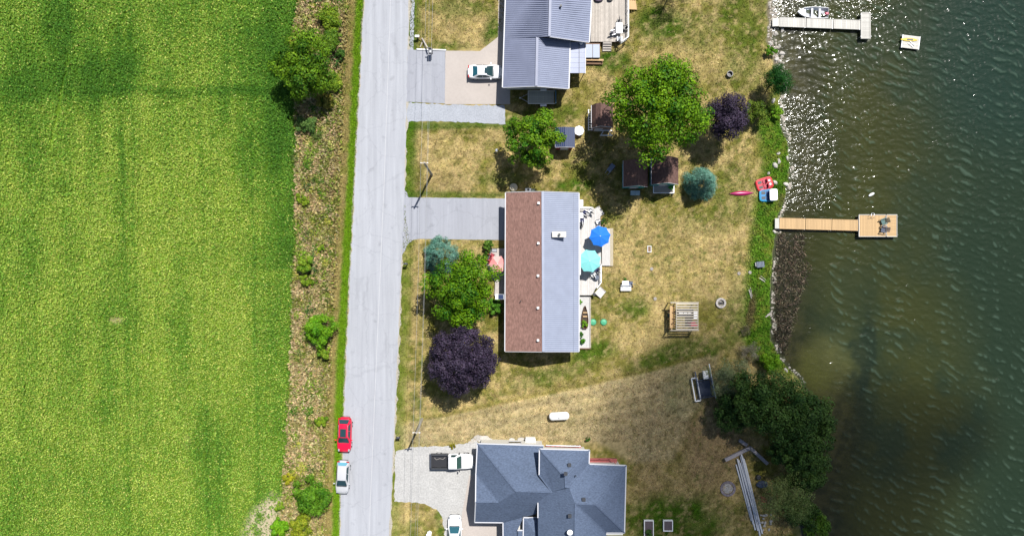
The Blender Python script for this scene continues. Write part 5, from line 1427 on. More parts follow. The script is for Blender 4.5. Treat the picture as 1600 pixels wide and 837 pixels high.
named = [(1211,258,'flat pale boulder in the shore grass above the red pedal boat',.42),(1217,252,'pale boulder touching the flat one in the shore grass',.3),(1211,285,'pale boulder just right of the red pedal boat',.36),(1228,288,'round pale boulder by the waterline right of the red pedal boat',.32),
    (1216,240,'pale boulder at the upper end of the shore grass boulders',.26),(1230,247,'pale boulder near the waterline at the top of the grass boulders',.26),(1201,271,'slim white boulder above the red pedal boat',.26),(1239,314,'pale boulder at the waterline right of the blue pedal boat',.2),
    (1208,158,'pale grey boulder below the dark green cedar',.34),(1222,47,'largest white boulder below the white dock',.34),(1212,52,'white boulder on the bank just left of the largest one',.3),(1222,84,'white boulder in the middle of the rocky bank',.34),
    (1213,93,'broad white boulder low on the rocky bank',.34),(1204,68,'white boulder at the grass edge of the rocky bank',.26),(1222,57,'small white boulder under the largest one on the rocky bank',.22),(1218,72,'tan boulder on the rocky bank',.22),
    (1210,362,'pale boulder under the shore end of the tan dock',.26),(1228,578,'pale boulder at the lower end of the grass strip',.3),(1214,105,'white boulder at the bottom of the rocky bank',.2),(1210,18,'white boulder above the white dock ramp',.2)]
for i, (sx, sy, lab, s) in enumerate(named):
    if i < 4:
        o = stone_mesh(i).build('boulder', m_stone, origin=(0, 0, 0)); protos.append(o.data)
    else:
        o = bpy.data.objects.new('boulder', protos[i % 4]); COL.objects.link(o)
    o.location = GP(sx, sy, s*.18); o.scale = (s*random.uniform(1, 1.3), s*random.uniform(.85, 1.1), s*.6); o.rotation_euler = (0, 0, random.uniform(0, 6))
    tag(o, lab, 'boulder', 'pale boulders along the shore')
b = MB(); r = random.Random(9)
for i in range(1150):
    py = r.uniform(-20, 600)
    w_ = np.interp(py, [-20, 108, 118, 150, 200, 600], [12, 12, 6, 4, 3.2, 3.2])
    if 118 < py and fbm(np.array(py/13.0), np.array(3.3), 3, 8) < .47: continue
    px = float(shore_x(py)) + r.uniform(-w_, 3.0)*1.0 - .5
    s = r.choice([.06, .09, .12, .17, .22 if py < 108 else .12])*r.uniform(.7, 1.2)
    p = GP(px, py, s*.2); k0 = len(b.v)
    vs = [(0, 0, 1), (1, 0, .1), (.3, .9, .15), (-.8, .6, 0), (-.8, -.5, .1), (.2, -.95, 0)]
    a = r.uniform(0, 6.28); ca_, sa_ = math.cos(a), math.sin(a)
    b.add([(p.x+s*(x*ca_-y*sa_)*r.uniform(.8, 1.25), p.y+s*(x*sa_+y*ca_)*r.uniform(.8, 1.25), p.z+s*z*.6-.02) for x, y, z in vs], [(0,1,2),(0,2,3),(0,3,4),(0,4,5),(0,5,1)])
o = b.build('shore_stones', M('small_stones', alb(206, 196, 182), .9, .3, 2.5), origin=(0, 0, 0)); tag(o, 'small pale stones lining the waterline', 'stones', kind='stuff')
# ------------------------------------------------------------------ decks of the bungalow
def deck(name, label, poly, z, mat, pitch=.235, x_lines=True):
    """plank deck of any outline: planks run up-down in plan, each clipped to the outline"""
    pw = [P(x, y, z) for x, y in poly]
    c = sum(pw, Vector())/len(pw); root = thing(name, label, 'deck', (c.x, c.y, 0))
    xs = [p.x for p in pw]; x = min(xs); n = len(pw)
    while x < max(xs)-.02:
        xa, xb = x+.006, min(x+pitch-.006, max(xs)); xm = (xa+xb)/2
        def cut(xv):
            ys = []
            for i in range(n):
                p, q_ = pw[i], pw[(i+1) % n]
                if (p.x-xv)*(q_.x-xv) < 0: ys.append(p.y+(q_.y-p.y)*(xv-p.x)/(q_.x-p.x))
            return (min(ys), max(ys)) if len(ys) >= 2 else None
        ca_, cb_ = cut(xa+.002), cut(xb-.002)
        if ca_ and cb_:
            dz = random.uniform(-.004, .004)
            MB().slab([(xa, ca_[0], z+dz), (xb, cb_[0], z+dz), (xb, cb_[1], z+dz), (xa, ca_[1], z+dz)], .04).build('plank', mat, root)
        x += pitch
    b = MB()
    cc = Vector((c.x, c.y, 0))
    b.prism([((p.x-c.x)*.97+c.x, (p.y-c.y)*.97+c.y) for p in pw], -.05, z-.06); b.build('frame', m_brownwood, root)
    return root
def railing(name, label, pts, h, mat, z0, cat='railing', step=1.5, balus=True):
    W_ = [P(x, y, z0+h) for x, y in pts]
    root = thing(name, label, cat, (W_[0].x, W_[0].y, z0))
    for p, q_ in zip(W_[:-1], W_[1:]):
        MB().bar(p, q_, .1, .05).build('rail', mat, root)
        L = (q_-p).length; n = max(1, int(L/step))
        for i in range(n+1):
            t = p.lerp(q_, i/n); MB().bar((t.x, t.y, z0), (t.x, t.y, z0+h-.03), .08, .08).build('post', mat, root)
        if balus:
            b = MB(); k = int(L/.16)
            for i in range(k): t = p.lerp(q_, (i+.5)/k); b.bar((t.x, t.y, z0+.08), (t.x, t.y, z0+h-.03), .03, .03)
            b.bar(p-Vector((0, 0, h-.08)), q_-Vector((0, 0, h-.08)), .05, .04)
            o = b.build('balusters', mat, root); o['kind'] = 'stuff'
    return root
m_deckw = M('whitewashed_deck', alb(232, 227, 221), .85, .16, 4, bump=.25, rnd=.1, stretch=(4, .6, 1), var2=.08, scale2=1.2)
m_deckg = M('grey_deck_boards', alb(208, 198, 186), .85, .22, 4, bump=.25, rnd=.14, stretch=(4, .5, 1), var2=.12, scale2=.8)
deck('lake_deck', 'whitewashed plank deck behind the bungalow under two parasols', [(901,322.5),(926,323),(939,338),(940,440),(930,452),(925,461),(901,461)], .62, m_deckw)
deck('step_platform', 'low plank platform on the lawn side of the whitewashed deck', [(940.6,357),(953.5,357),(953.5,415),(940.6,415)], .34, m_deckw, .26)
bp_ = thing('edge_plank', 'tan plank edging the low platform on the lawn', 'plank', P(955.5, 386, 0)); MB().box(P(955.6, 386, .12), (.38, 4.9, .24)).build('board', M('tan_board', alb(206, 192, 164), .85, .12, 5), bp_); MB().box(P(955.6, 386, .01), (.3, 4.8, .06)).build('footing', m_brownwood, bp_)
def stair(label, cx, cy, rz, w, n, tread, z0, mat, name='deck_stairs'):
    root = thing(name, label, 'stairs', P(cx, cy, z0*.5).to_3d()*1.0, rz=rz); root.location.z = 0
    for i in range(n):
        z = z0*(n-i)/(n+.4)
        MB().box((-(n-1)*tread/2+tread*i, 0, z-.02), (tread*.96, w, .04)).build('tread', mat, root, local=True)
    for s in (-1, 1):
        b = MB(); b.bar((-(n)*tread/2, s*(w/2+.02), z0*.9), (n*tread/2, s*(w/2+.02), .08), .04, .2); b.build('stringer', mat, root, local=True)
    return root
stair('splayed steps off the top corner of the whitewashed deck', 935, 331, math.radians(33), 1.15, 4, .27, .62, m_deckw)
stair('splayed steps off the bottom corner of the whitewashed deck', 938, 456.5, math.radians(-40), 1.05, 4, .27, .62, m_deckw)
railing('deck_railing', 'white railing along the top edge of the whitewashed deck', [(904,324),(924,324.5)], .9, m_white, .62)
railing('deck_railing', 'white railing along the lawn side of the deck by the small round table', [(939.5,413),(939.5,441),(933,450)], .9, m_white, .62)
MB().bar(P(905.8, 383, 3.22), P(905.8, 429, 3.22), .26, .12).build('gutter', m_white, house)
def parasol(name, label, px, py, R, z, col, col2, colname, n=8, rz=0.0, zf=.62):
    c = P(px, py, z)
    root = thing(name, label, 'parasol', (c.x, c.y, zf))
    H_ = z-zf; r = R/PPM*(1-z/CAM_H)
    me = {}
    for k in range(n):
        mt = col if k % 2 == 0 else col2
        a0, a1 = 2*math.pi*k/n, 2*math.pi*(k+1)/n
        if k % 2 not in me:
            b = MB(); rows = 5; vs = [(0, 0, H_+.28)]; fs = []
            d = math.pi/n
            for i in range(1, rows+1):
                t = i/rows
                for j in range(4):
                    u_ = -1+2*j/3; rr = r*t*math.cos(d)/math.cos(d*u_)*(1-.05*(1-u_*u_)*t)
                    vs.append((rr*math.cos(d*u_), rr*math.sin(d*u_), H_+.28-.38*t**1.15-.03*(1-u_*u_)*t))
            for j in range(3): fs.append((0, 1+j, 2+j))
            for i in range(rows-1):
                for j in range(3): fs.append((1+i*4+j, 1+(i+1)*4+j, 2+(i+1)*4+j, 2+i*4+j))
            o = b.add(vs, fs).build('canopy_panel', mt, root, local=True); me[k % 2] = o
        else:
            o = me[k % 2].copy(); COL.objects.link(o); o.parent = root
        o.rotation_euler = (0, 0, rz+(k+.5)*2*math.pi/n)
    for k in range(n):
        a = rz+2*math.pi*k/n; MB().tube([(0, 0, H_+.24), (r*.97*math.cos(a), r*.97*math.sin(a), H_-.125)], .014, 5).build('rib', m_steel, root, local=True)
    MB().tube([(0, 0, 0), (0, 0, H_+.36)], .03, 8).build('pole', m_steel, root, local=True)
    MB().lathe((0, 0, H_+.28), [(.05, 0), (.06, .04), (.03, .09)], 8).build('finial', m_white, root, local=True)
    MB().lathe((0, 0, 0), [(.28, .01), (.28, .06), (.1, .12)], 14).build('base', m_dark, root, local=True)
    return root
blue = M('bright_blue_canvas', alb(5, 132, 245), .8, .04); aqua = M('aqua_canvas', alb(150, 240, 236), .8, .05); pink = M('coral_canvas', alb(246, 158, 154), .8, .05); pink2 = M('pale_coral_canvas', alb(250, 190, 182), .8, .05)
parasol('parasol', 'bright blue parasol on the whitewashed deck', 937.5, 369, 17, 2.9, blue, blue, 'b', rz=.15)
parasol('parasol', 'aqua parasol on the whitewashed deck below the blue one', 921, 407.5, 18.5, 3.0, aqua, aqua, 'a', rz=.3)
parasol('parasol', 'coral pink parasol on the front patio', 777.5, 412.5, 14, 2.6, pink, pink2, 'p', rz=.1, zf=.3, n=6)
# furniture
def chair(label, px, py, z, rz, frame, cush, group=None, name='patio_chair'):
    c = P(px, py, z+.5); root = thing(name, label, 'chair', (c.x, c.y, z), group, rz)
    MB().box((0, 0, .40), (.5, .5, .06)).build('seat', cush, root, local=True)
    MB().bar((-.24, 0, .42), (-.36, 0, .92), .5, .05).build('backrest', frame, root, local=True)
    for s in (-1, 1):
        MB().box((-.02, s*.29, .6), (.52, .05, .04)).build('armrest', frame, root, local=True)
        for x in (-.24, .24): MB().bar((x, s*.27, 0), (x, s*.27, .6), .04, .04).build('leg', frame, root, local=True)
    return root
def table(label, px, py, z, w, d, rz, mat, name='patio_table', h=.72, rnd=False):
    c = P(px, py, z+h); root = thing(name, label, 'table', (c.x, c.y, z), rz=rz)
    if rnd: MB().lathe((0, 0, h-.04), [(w/2-.02, 0), (w/2, .02), (w/2-.02, .04)], 22, 1, d/w).build('tabletop', mat, root, local=True)
    else:
        o = MB().box((0, 0, h-.02), (w, d, .05)).build('tabletop', mat, root, local=True); bv = o.modifiers.new('bevel', 'BEVEL'); bv.width = .02
    for sx in (-1, 1):
        for sy in (-1, 1): MB().bar((sx*w*.36, sy*d*.36, 0), (sx*w*.33, sy*d*.33, h-.05), .05, .05).build('leg', mat, root, local=True)
    return root
chair('white chair with navy cushion nearest the deck top corner', 914, 332, .62, 2.6, m_white, m_navy)
chair('white chair with navy cushion beside the wall on the whitewashed deck', 909.5, 344, .62, 1.6, m_white, m_navy)
table('white square table between the navy cushioned chairs', 907, 336.5, .62, .7, .7, .1, m_white)
chair('black framed white chair at the top corner of the deck', 922.5, 329.5, .62, 2.4, m_black, m_white)
chair('black framed white chair beside the blue parasol', 935, 346.5, .62, 3.4, m_black, m_white)
chair('dark lounge chair against the wall below the navy cushioned chairs', 907.5, 351.5, .62, 1.4, m_dark, m_dark)
chair('dark chair half under the lower edge of the aqua parasol', 933, 421.5, .62, 2.4, m_dark, m_navy)
table('small round slate table by the deck railing', 932.5, 433.5, .62, .62, .62, 0, M('slate_table', alb(92, 104, 124), .5), name='side_table', h=.5, rnd=True)
ln = chair('white reclined chair beside the small round slate table', 926.5, 428, .62, 2.2, m_white, m_white)
table('white table standing by the upper wall corner of the bungalow deck', 907, 317, .0, .7, .8, 0, m_white, name='side_table')
p = P(928, 459.5, .62); pl = thing('plant_pot', 'black plant pot at the bottom edge of the whitewashed deck', 'pot', p); MB().lathe((0, 0, 0), [(.14, 0), (.2, .3), (.22, .32), (.18, .33)], 14).build('pot', m_black, pl, local=True); MB().lathe((0, 0, .3), [(.17, 0), (.02, .02)], 10).build('soil', m_brownwood, pl, local=True)
# planter bed with old canoe
bed = thing('gravel_bed', 'pale gravel bed in a plank edge beside the metal roof', 'garden bed', P(913, 505, 0))
MB().prism([tuple(P(x, y, .12)[:2]) for x, y in ((900,462.5),(921.8,462.5),(921.8,543.5),(900,543.5))], -.05, .12).build('gravel', M('white_gravel', alb(222, 220, 216), .95, .2, 7, bump=.8), bed)
for y0, y1 in ((464, 483), (483.5, 503), (503.5, 523), (523.5, 543)): MB().bar(P(922.6, y0, .2), P(922.6, y1, .2), .09, .24).build('edge_plank', M('edge_wood', alb(216, 204, 186), .85, .2, 4), bed)
MB().bar(P(901, 544.2, .2), P(923, 544.2, .2), .09, .24).build('edge_plank', m_brownwood, bed)
c = P(914, 497, .3)
cn = thing('planter_canoe', 'small dark wooden canoe used as a planter in the gravel bed', 'canoe', (c.x, c.y, .12), rz=math.radians(90))
hs = [(1.6, .03, .1, .5), (1.1, .2, .02, .42), (.4, .36, 0, .38), (-.3, .42, 0, .38), (-.9, .38, 0, .38), (-1.3, .25, .05, .42)]
ho = hull(hs).build('hull', m_brownwood, cn, local=True); so = ho.modifiers.new('thick', 'SOLIDIFY'); so.thickness = .035
for xx in (.75, .25): MB().box((xx, 0, .36), (.16, .55, .035)).build('thwart', m_tanwood, cn, local=True)
MB().prism([(1.2, -.1), (.2, -.3), (-1.1, -.3), (-1.1, .3), (.2, .3), (1.2, .1)], .1, .2).build('soil', M('dark_soil', (.05, .035, .025), .95, .3), cn, local=True)
tree('garden_shrub', 'leafy plant growing in the wooden canoe', 'plant', 914, 506, 6, .9, ((90, 150, 24), (150, 200, 50)), 10, 500, .2, seed=51)
tree('garden_shrub', 'green plant at the wall below the canoe planter', 'plant', 908, 521, 5, .7, ((50, 110, 30), (100, 160, 60)), 8, 400, .2, seed=52)
tree('garden_shrub', 'bushy green plant at the lower end of the gravel bed', 'plant', 909, 532, 6.5, .8, ((50, 120, 30), (110, 180, 50)), 10, 500, .2, seed=53)
tree('garden_shrub', 'bright green plant at the upper end of the gravel bed', 'plant', 906.5, 471, 5, .8, ((90, 170, 30), (150, 214, 60)), 8, 400, .2, seed=54)
m_grn = M('green_plastic', alb(86, 190, 140), .5, .06)
for x, lab in ((926.5, 'green round lid touching the gravel bed edge'), (943, 'green round lid standing clear on the lawn')):
    t = thing('tank_lid', lab, 'lid', P(x, 503, 0), 'green lids on the lawn'); MB().lathe((0, 0, 0), [(.40, 0), (.40, .14), (.34, .2), (.1, .24)], 20).build('dome', m_grn, t, local=True); MB().lathe((0, 0, .22), [(.08, 0), (.07, .05)], 8).build('knob', m_grn, t, local=True); MB().lathe((0, 0, 0), [(.46, -.02), (.45, .05)], 20).build('collar', M('dark_green', alb(50, 130, 90), .6), t, local=True)
# front patio
pd = thing('front_patio', 'pale paved patio at the front of the bungalow', 'patio', P(780, 430, 0))
poly = [(769,388),(790,388),(790,462),(772,462),(774,440),(764,428),(761,412)]
MB().prism([tuple(P(x, y, .3)[:2]) for x, y in poly], -.05, .28).build('base', M('patio_base', alb(176, 166, 156), .9, .1), pd)
pm = M('patio_slab', alb(214, 204, 196), .9, .12, 5, rnd=.08)
yy = 388
while yy < 461:
    xa = np.interp(yy+3, [388, 412, 428, 440, 462], [769, 762, 765.5, 774, 773]); k = max(1, int((790-xa)/8))
    for i in range(k):
        x0_, x1_ = xa+(790-xa)*i/k, xa+(790-xa)*(i+1)/k; a_, b_ = P(x0_, yy, .3), P(x1_, min(yy+8, 462), .3)
        MB().box(((a_.x+b_.x)/2, (a_.y+b_.y)/2, .285+random.uniform(0, .006)), (b_.x-a_.x-.02, a_.y-b_.y-.02, .04)).build('paving_slab', pm, pd)
    yy += 8
m_chr = M('red_chair_plastic', alb(200, 60, 76), .5)
chair('red chair on the front patio, upper one', 769, 399.5, .3, -.4, m_chr, m_chr, 'red chairs on the front patio', 'garden_chair')
chair('red chair on the front patio, lower one next to the pink parasol', 766, 408, .3, -.4, m_chr, m_chr, 'red chairs on the front patio', 'garden_chair')
t = thing('door_mat', 'black framed grate at the top corner of the front patio', 'mat', P(772.5, 391, .3)); b = MB()
for s in (-1, 1): b.bar((-.3, s*.2, .05), (.35, s*.2, .05), .05, .05); b.bar((s*.32, -.2, .05), (s*.32, .2, .05), .05, .05)
b.build('frame', m_black, t, local=True); MB().box((0, 0, .025), (.6, .38, .02)).build('grate', m_steel, t, local=True)
railing('patio_railing', 'low dark railing along the left edge of the front patio', [(767.5,390),(760,414)], .7, m_dark, .3, balus=False)
# fire pit, ring, seats and other lawn things
def stone_ring(label, px, py, ro, ri, n, mat, h=.3, name='fire_pit', cat='fire pit'):
    c = P(px, py, .1); root = thing(name, label, cat, (c.x, c.y, 0))
    me = None
    for k in range(n):
        if me is None:
            d = math.pi/n*.94
            vs = [(r_*math.cos(a), r_*math.sin(a), z_) for z_ in (0, h) for r_, a in ((ri, -d), (ro, -d), (ro*1.01, 0), (ro, d), (ri, d), (ri*.99, 0))]
            o = MB().add(vs, [(5,4,3,2,1,0),(6,7,8,9,10,11)]+[(i, (i+1) % 6, 6+(i+1) % 6, 6+i) for i in range(6)]).build('stone_block', mat, root, local=True); me = o
        else: o = me.copy(); COL.objects.link(o); o.parent = root
        o.rotation_euler = (0, 0, 2*math.pi*k/n); o.location = (0, 0, random.uniform(-.015, .015))
    MB().lathe((0, 0, -.02), [(ri*.97, 0), (ri*.9, .06), (.02, .08)], 16).build('ash', M('ash_'+name, (.30, .29, .28), .95, .3, 6), root, local=True)
    return root
fp = stone_ring('round pale stone fire pit on the lawn right of the wooden swing frame', 1126, 473, .66, .42, 10, M('pale_block', alb(220, 212, 204), .9, .12, rnd=.1))
MB().bar((-.3, -.12, .12), (.3, -.06, .14), .09, .09).build('burnt_log', m_black, fp, local=True)
MB().bar((-.25, .1, .11), (.28, -.02, .2), .08, .08).build('burnt_log', m_black, fp, local=True)
t = thing('fire_drum', 'round steel fire drum on the dry upper lawn', 'drum', P(1139, 117, 0)); b = MB(); b.lathe((0, 0, 0), [(.34, 0), (.36, .1), (.36, .42), (.40, .45), (.40, .5), (.32, .5), (.31, .1)], 20); b.build('shell', M('grey_drum', alb(150, 148, 146), .6, .15), t, local=True); MB().lathe((0, 0, .05), [(.3, 0), (.28, .1), (.02, .11)], 14).build('embers', m_black, t, local=True)
stone_ring('grey ring of ash and stones beside the stack of long poles', 1137.5, 763, 1.0, .72, 12, M('ash_stone', alb(150, 140, 146), .95, .2, rnd=.2), .14, 'ash_ring', 'fire ring')
# folding seat set on the lawn
def bench_set():
    root = thing('garden_bench', 'white garden bench on the lawn below the deck', 'bench', P(978, 450, 0))
    for i in range(3): MB().box(P(978, 448.4+i*2.3, .45), (1.35, .16, .04)).build('seat_slat', m_white, root)
    for i in range(2): MB().box(P(978, 446.2-i*.6, .6+.2*i), (1.35, .05, .14)).build('back_slat', m_white, root)
    for s in (-1, 1): MB().bar(P(978+s*7, 450, 0)+Vector((0, .2, 0)), P(978+s*7, 450, .44)+Vector((0, .2, 0)), .06, .06).build('leg', m_white, root); MB().bar(P(978+s*7, 450, 0)-Vector((0, .2, 0)), P(978+s*7, 450, .44)-Vector((0, .2, 0)), .06, .06).build('leg', m_white, root)
    table('white square table in front of the garden bench', 977.3, 443.5, 0, .85, .8, .05, m_white, name='garden_table', h=.6)
    chair('grey folding chair at the right side of the white garden table', 985.5, 443, 0, 3.0, M('grey_frame', alb(110, 120, 146), .5), M('grey_canvas', alb(120, 130, 156), .8), name='folding_chair')
bench_set()
tree('garden_shrub', 'small potted plant above the white garden table', 'plant', 976.5, 435.5, 2.6, .6, ((60, 130, 30), (110, 180, 50)), 6, 160, .16, seed=55)
ht = thing('horseshoe_rack', 'narrow white framed box lying on the dry lawn', 'box', P(1014.5, 389, 0))
for s in (-1, 1): MB().box(P(1014.5+s*2.6, 389, .12), (.06, .85, .2)).build('side_board', m_white, ht)
for s in (-1, 1): MB().box(P(1014.5, 389+s*4.6, .12), (.5, .06, .18)).build('end_board', m_white, ht)
MB().box(P(1014.5, 389, .06), (.4, .74, .08)).build('base', m_brownwood, ht)
for i, (x, y, lab) in enumerate(((1018, 420, 'small grey cap in the lawn below the narrow white box'), (1023.5, 466.5, 'small grey cap in the lawn left of the wooden swing frame'), (1154.5, 427, 'small pinkish cap in the lawn near the grass bank'), (1171.5, 425.5, 'small white cap on the grass bank by the grey crate'))):
    t = thing('pipe_cap', lab, 'cap', GP(x, y)); MB().lathe((0, 0, -.02), [(.22, 0), (.22, .1), (.14, .14), (.13, .1)], 14).build('collar', M('cap_grey', alb(186, 178, 170), .8, .1), t, local=True); MB().lathe((0, 0, .06), [(.13, 0), (.02, .02)], 10).build('lid', m_dark, t, local=True)
gb = thing('dock_crate', 'blue grey ribbed crate on the green bank below the tan dock', 'crate', GP(1186, 413), rz=.1)
MB().box((0, 0, .28), (1.0, .72, .5)).build('body', M('blue_grey_plastic', alb(96, 108, 124), .6), gb, local=True)
for i in range(5): MB().box((-.36+.18*i, 0, .55), (.10, .76, .06)).build('lid_slat', M('lid_slat', alb(120, 132, 150), .6, rnd=.05), gb, local=True)
MB().box((-.56, .05, .25), (.1, .5, .36)).build('end_panel', M('pale_panel', alb(206, 206, 204), .6), gb, local=True)
# driftwood on the bank
for (x0, y0, x1, y1, lab) in ((1186, 434, 1195, 440, 'pale driftwood stick on the bank below the grey crate'), (1196, 495, 1206, 489, 'pair of pale driftwood pieces at the waterline'), (1170, 452, 1174, 466, 'pale driftwood stick in the brown patch of the bank')):
    t = thing('driftwood', lab, 'driftwood', GP((x0+x1)/2, (y0+y1)/2))
    a_, b_ = GP(x0, y0, .12), GP(x1, y1, .12); MB().tube([a_, a_.lerp(b_, .5)+Vector((0, 0, .05)), b_], [.07, .09, .05], 7).build('log', m_greywood, t); MB().tube([a_+Vector((.2, .25, 0)), b_+Vector((.1, .25, 0))], [.05, .04], 6).build('branch', m_greywood, t)
# wooden swing pergola
pg = thing('pergola', 'pale wooden slatted frame with slide boards and toys under it', 'pergola', P(1068, 495, 0))
z = 2.25; pgm = M('new_lumber', alb(232, 220, 200), .8, .1, 6, rnd=.08)
me = None
for i in range(11):
    a_, b_ = P(1056.5, 474.5+i*3.95, z), P(1091, 474.5+i*3.95, z)
    if me is None: o = MB().box((0, 0, 0), (b_.x-a_.x, .15, .05)).build('slat', pgm, pg, local=True); me = o
    else: o = me.copy(); COL.objects.link(o); o.parent = pg
    o.location = (a_+b_)/2 - pg.location
for x in (1056.5, 1090.5): MB().bar(P(x, 473, z-.09), P(x, 516, z-.09), .08, .14).build('beam', pgm, pg)
for y in (472.4, 515.8): MB().bar(P(1047.5, y, z-.02), P(1092, y, z-.02), .1, .14).build('beam', pgm, pg)
for x, y in ((1050, 474), (1050, 514), (1090, 474), (1090, 514)):
    p = P(x, y, z); MB().bar((p.x, p.y, 0), (p.x, p.y, z-.1), .12, .12).build('post', m_tanwood, pg)
for x0_, m_ in ((1048.5, m_tanwood), (1052.5, M('orange_pine', alb(232, 186, 120), .8, .1))):
    MB().bar(P(x0_, 477, 1.5), P(x0_, 512, 1.5), .3, .05).build('platform_board', m_, pg)
for y0_, y1_ in ((488, 489), (498, 499)): MB().bar(P(1043, y0_, 1.1), P(1056, y0_, 1.9), .09, .05).build('brace', m_brownwood, pg)
for s, (xa, ya, xb, yb) in enumerate(((1043.5, 488, 1054.5, 474), (1045, 516, 1052, 503))): MB().bar(P(xa, ya, .4), P(xb, yb, 2.0), .08, .08).build('brace', m_brownwood, pg)
bx = thing('toy_box', 'white box under the slats of the wooden swing frame', 'box', P(1086, 491, 0)); MB().box(P(1086, 491, 2.0), (.42, 1.0, .4)).build('body', m_white, bx); MB().box(P(1086, 491, 1.0), (.3, .8, 1.5)).build('support', m_white, bx)
sw = thing('outdoor_sofa', 'dark sofa with white cushions under the slatted frame', 'sofa', P(1072, 495, 0))
MB().box(P(1071, 488, .3), (2.0, .8, .4)).build('frame', m_dark, sw); MB().box(P(1071, 484.5, .6), (2.0, .2, .5)).build('backrest', m_dark, sw)
for x in (1064, 1071, 1078): MB().box(P(x, 488.5, .56), (.5, .6, .12)).build('cushion', m_white, sw)
for i, (x, y, lab) in enumerate(((1080, 503, 'red cushion under the right part of the slatted frame'), (1083, 507, 'red mat under the lower right slats of the wooden frame'))):
    t = thing('red_cushion', lab, 'cushion', P(x, y, 0)); MB().box(P(x, y, .3), (1.1, .35, .14)).build('pad', M('red_fabric', alb(206, 60, 80), .8), t); MB().box(P(x, y, .12), (1.0, .3, .22)).build('base', m_brownwood, t)
t = thing('green_bin', 'green bin at the left side of the slatted wooden frame', 'bin', P(1045, 492, 0)); MB().lathe((0, 0, 0), [(.2, 0), (.24, .6), (.26, .62), (.2, .64)], 12).build('body', M('bin_green', alb(50, 130, 100), .5), t, local=True); MB().lathe((0, 0, .63), [(.24, 0), (.05, .06)], 12).build('lid', m_dark, t, local=True)
# propane tank
c = P(873.5, 649.5, .7); pt_ = thing('propane_tank', 'long white propane tank on the dry lawn', 'tank', (c.x, c.y, 0), rz=.05)
prof = []
b = MB(); vs = []; fs = []; Ls = 1.32; Rr = .52; rings = [(-Ls, .05)] + [(-Ls+.42*(1-math.cos(a)), Rr*math.sin(a)) for a in (.5, .9, 1.25, 1.57)] + [(Ls-.42*(1-math.cos(a)), Rr*math.sin(a)) for a in (1.57, 1.25, .9, .5)] + [(Ls, .05)]
b.tube([(x, 0, .75) for x, r_ in rings], [r_ for x, r_ in rings], 18); b.build('vessel', m_white, pt_, local=True, smooth=True)
for x in (-.75, .75): MB().box((x, 0, .14), (.16, .8, .28)).build('saddle', m_conc, pt_, local=True)
MB().lathe((0, 0, 1.22), [(.18, 0), (.18, .14), (.08, .2)], 12).build('valve_dome', M('valve_grey', (.6, .6, .58), .5), pt_, local=True)
MB().tube([(.0, .1, 1.3), (0, .7, .4), (0, .75, -.05)], .02, 6).build('gas_line', m_steel, pt_, local=True)
# stones and slab by the lower house
t = thing('well_cap', 'round pale concrete cap at the top left corner of the bungalow', 'well cap', P(802.5, 293, 0)); MB().lathe((0, 0, -.05), [(.52, 0), (.52, .3), (.48, .34), (.1, .38)], 24).build('cap', M('pale_concrete', alb(216, 206, 180), .9, .1), t, local=True); MB().box((0, 0, .38), (.2, .06, .06)).build('handle', m_steel, t, local=True)
t = thing('heat_pump', 'white heat pump unit at the top wall of the bungalow', 'heat pump', P(827, 297.5, 0)); MB().box((-.15, 0, .4), (.75, .38, .75)).build('casing', m_white, t, local=True); MB().lathe((-.15, 0, .775), [(.15, 0), (.14, .02)], 14).build('fan_grille', m_dark, t, local=True); MB().box((.45, .0, .25), (.5, .3, .45)).build('meter_box', M('grey_green', alb(150, 166, 150), .6), t, local=True)
# round white table beside navy shed
t = thing('round_tank', 'white octagonal table top beside the small navy roofed shed', 'table', P(904, 206, 0)); MB().lathe((0, 0, .68), [(.62, 0), (.66, .03), (.62, .08)], 8).build('tabletop', m_white, t, local=True); MB().lathe((0, 0, 0), [(.35, 0), (.08, .06), (.08, .68)], 12).build('pedestal', m_white, t, local=True); MB().box((.0, -.1, .79), (.5, .3, .06)).build('tray', M('tray_grey', (.5, .5, .48), .6), t, local=True); MB().box((-.25, .3, .79), (.2, .1, .05)).build('dish', M('dish_grey', (.5, .5, .52), .6), t, local=True)
t['label'] = 'white octagonal table beside the small navy roofed shed'; t.name = 'octagonal_table'
# trellis and sawhorse at barn shed
tl = thing('trellis', 'white lattice leaning on the left side of the barn shed', 'trellis', P(922, 188, 0))
for x, zz in ((919.5, .9), (925, 1.5)): MB().bar(P(x, 171, zz), P(x, 204, zz), .09, .09).build('rail', m_white, tl)
for y in np.linspace(172, 203, 9): MB().bar(P(918.8, y, .82), P(925.6, y, 1.55), .07, .05).build('rung', m_white, tl)
for y in (172, 203): MB().bar(P(919.5, y, .0), P(919.5, y, .9), .07, .07).build('leg', m_white, tl)
sh_ = thing('sawhorse', 'white sawhorse frame below the barn shed', 'sawhorse', P(948, 208, 0))
for y in (204, 211.5): MB().bar(P(937.5, y, .9), P(957, y, .9), .13, .08).build('beam', m_white, sh_)
for xa, xb in ((939, 942.5), (954.5, 951)): MB().bar(P(xa, 211, .86), P(xb, 205, .86), .1, .05).build('brace', m_white, sh_)
for x in (938.5, 956):
    for y in (204, 211.5): MB().bar(P(x, y, 0), P(x, y, .86), .08, .08).build('leg', m_white, sh_)
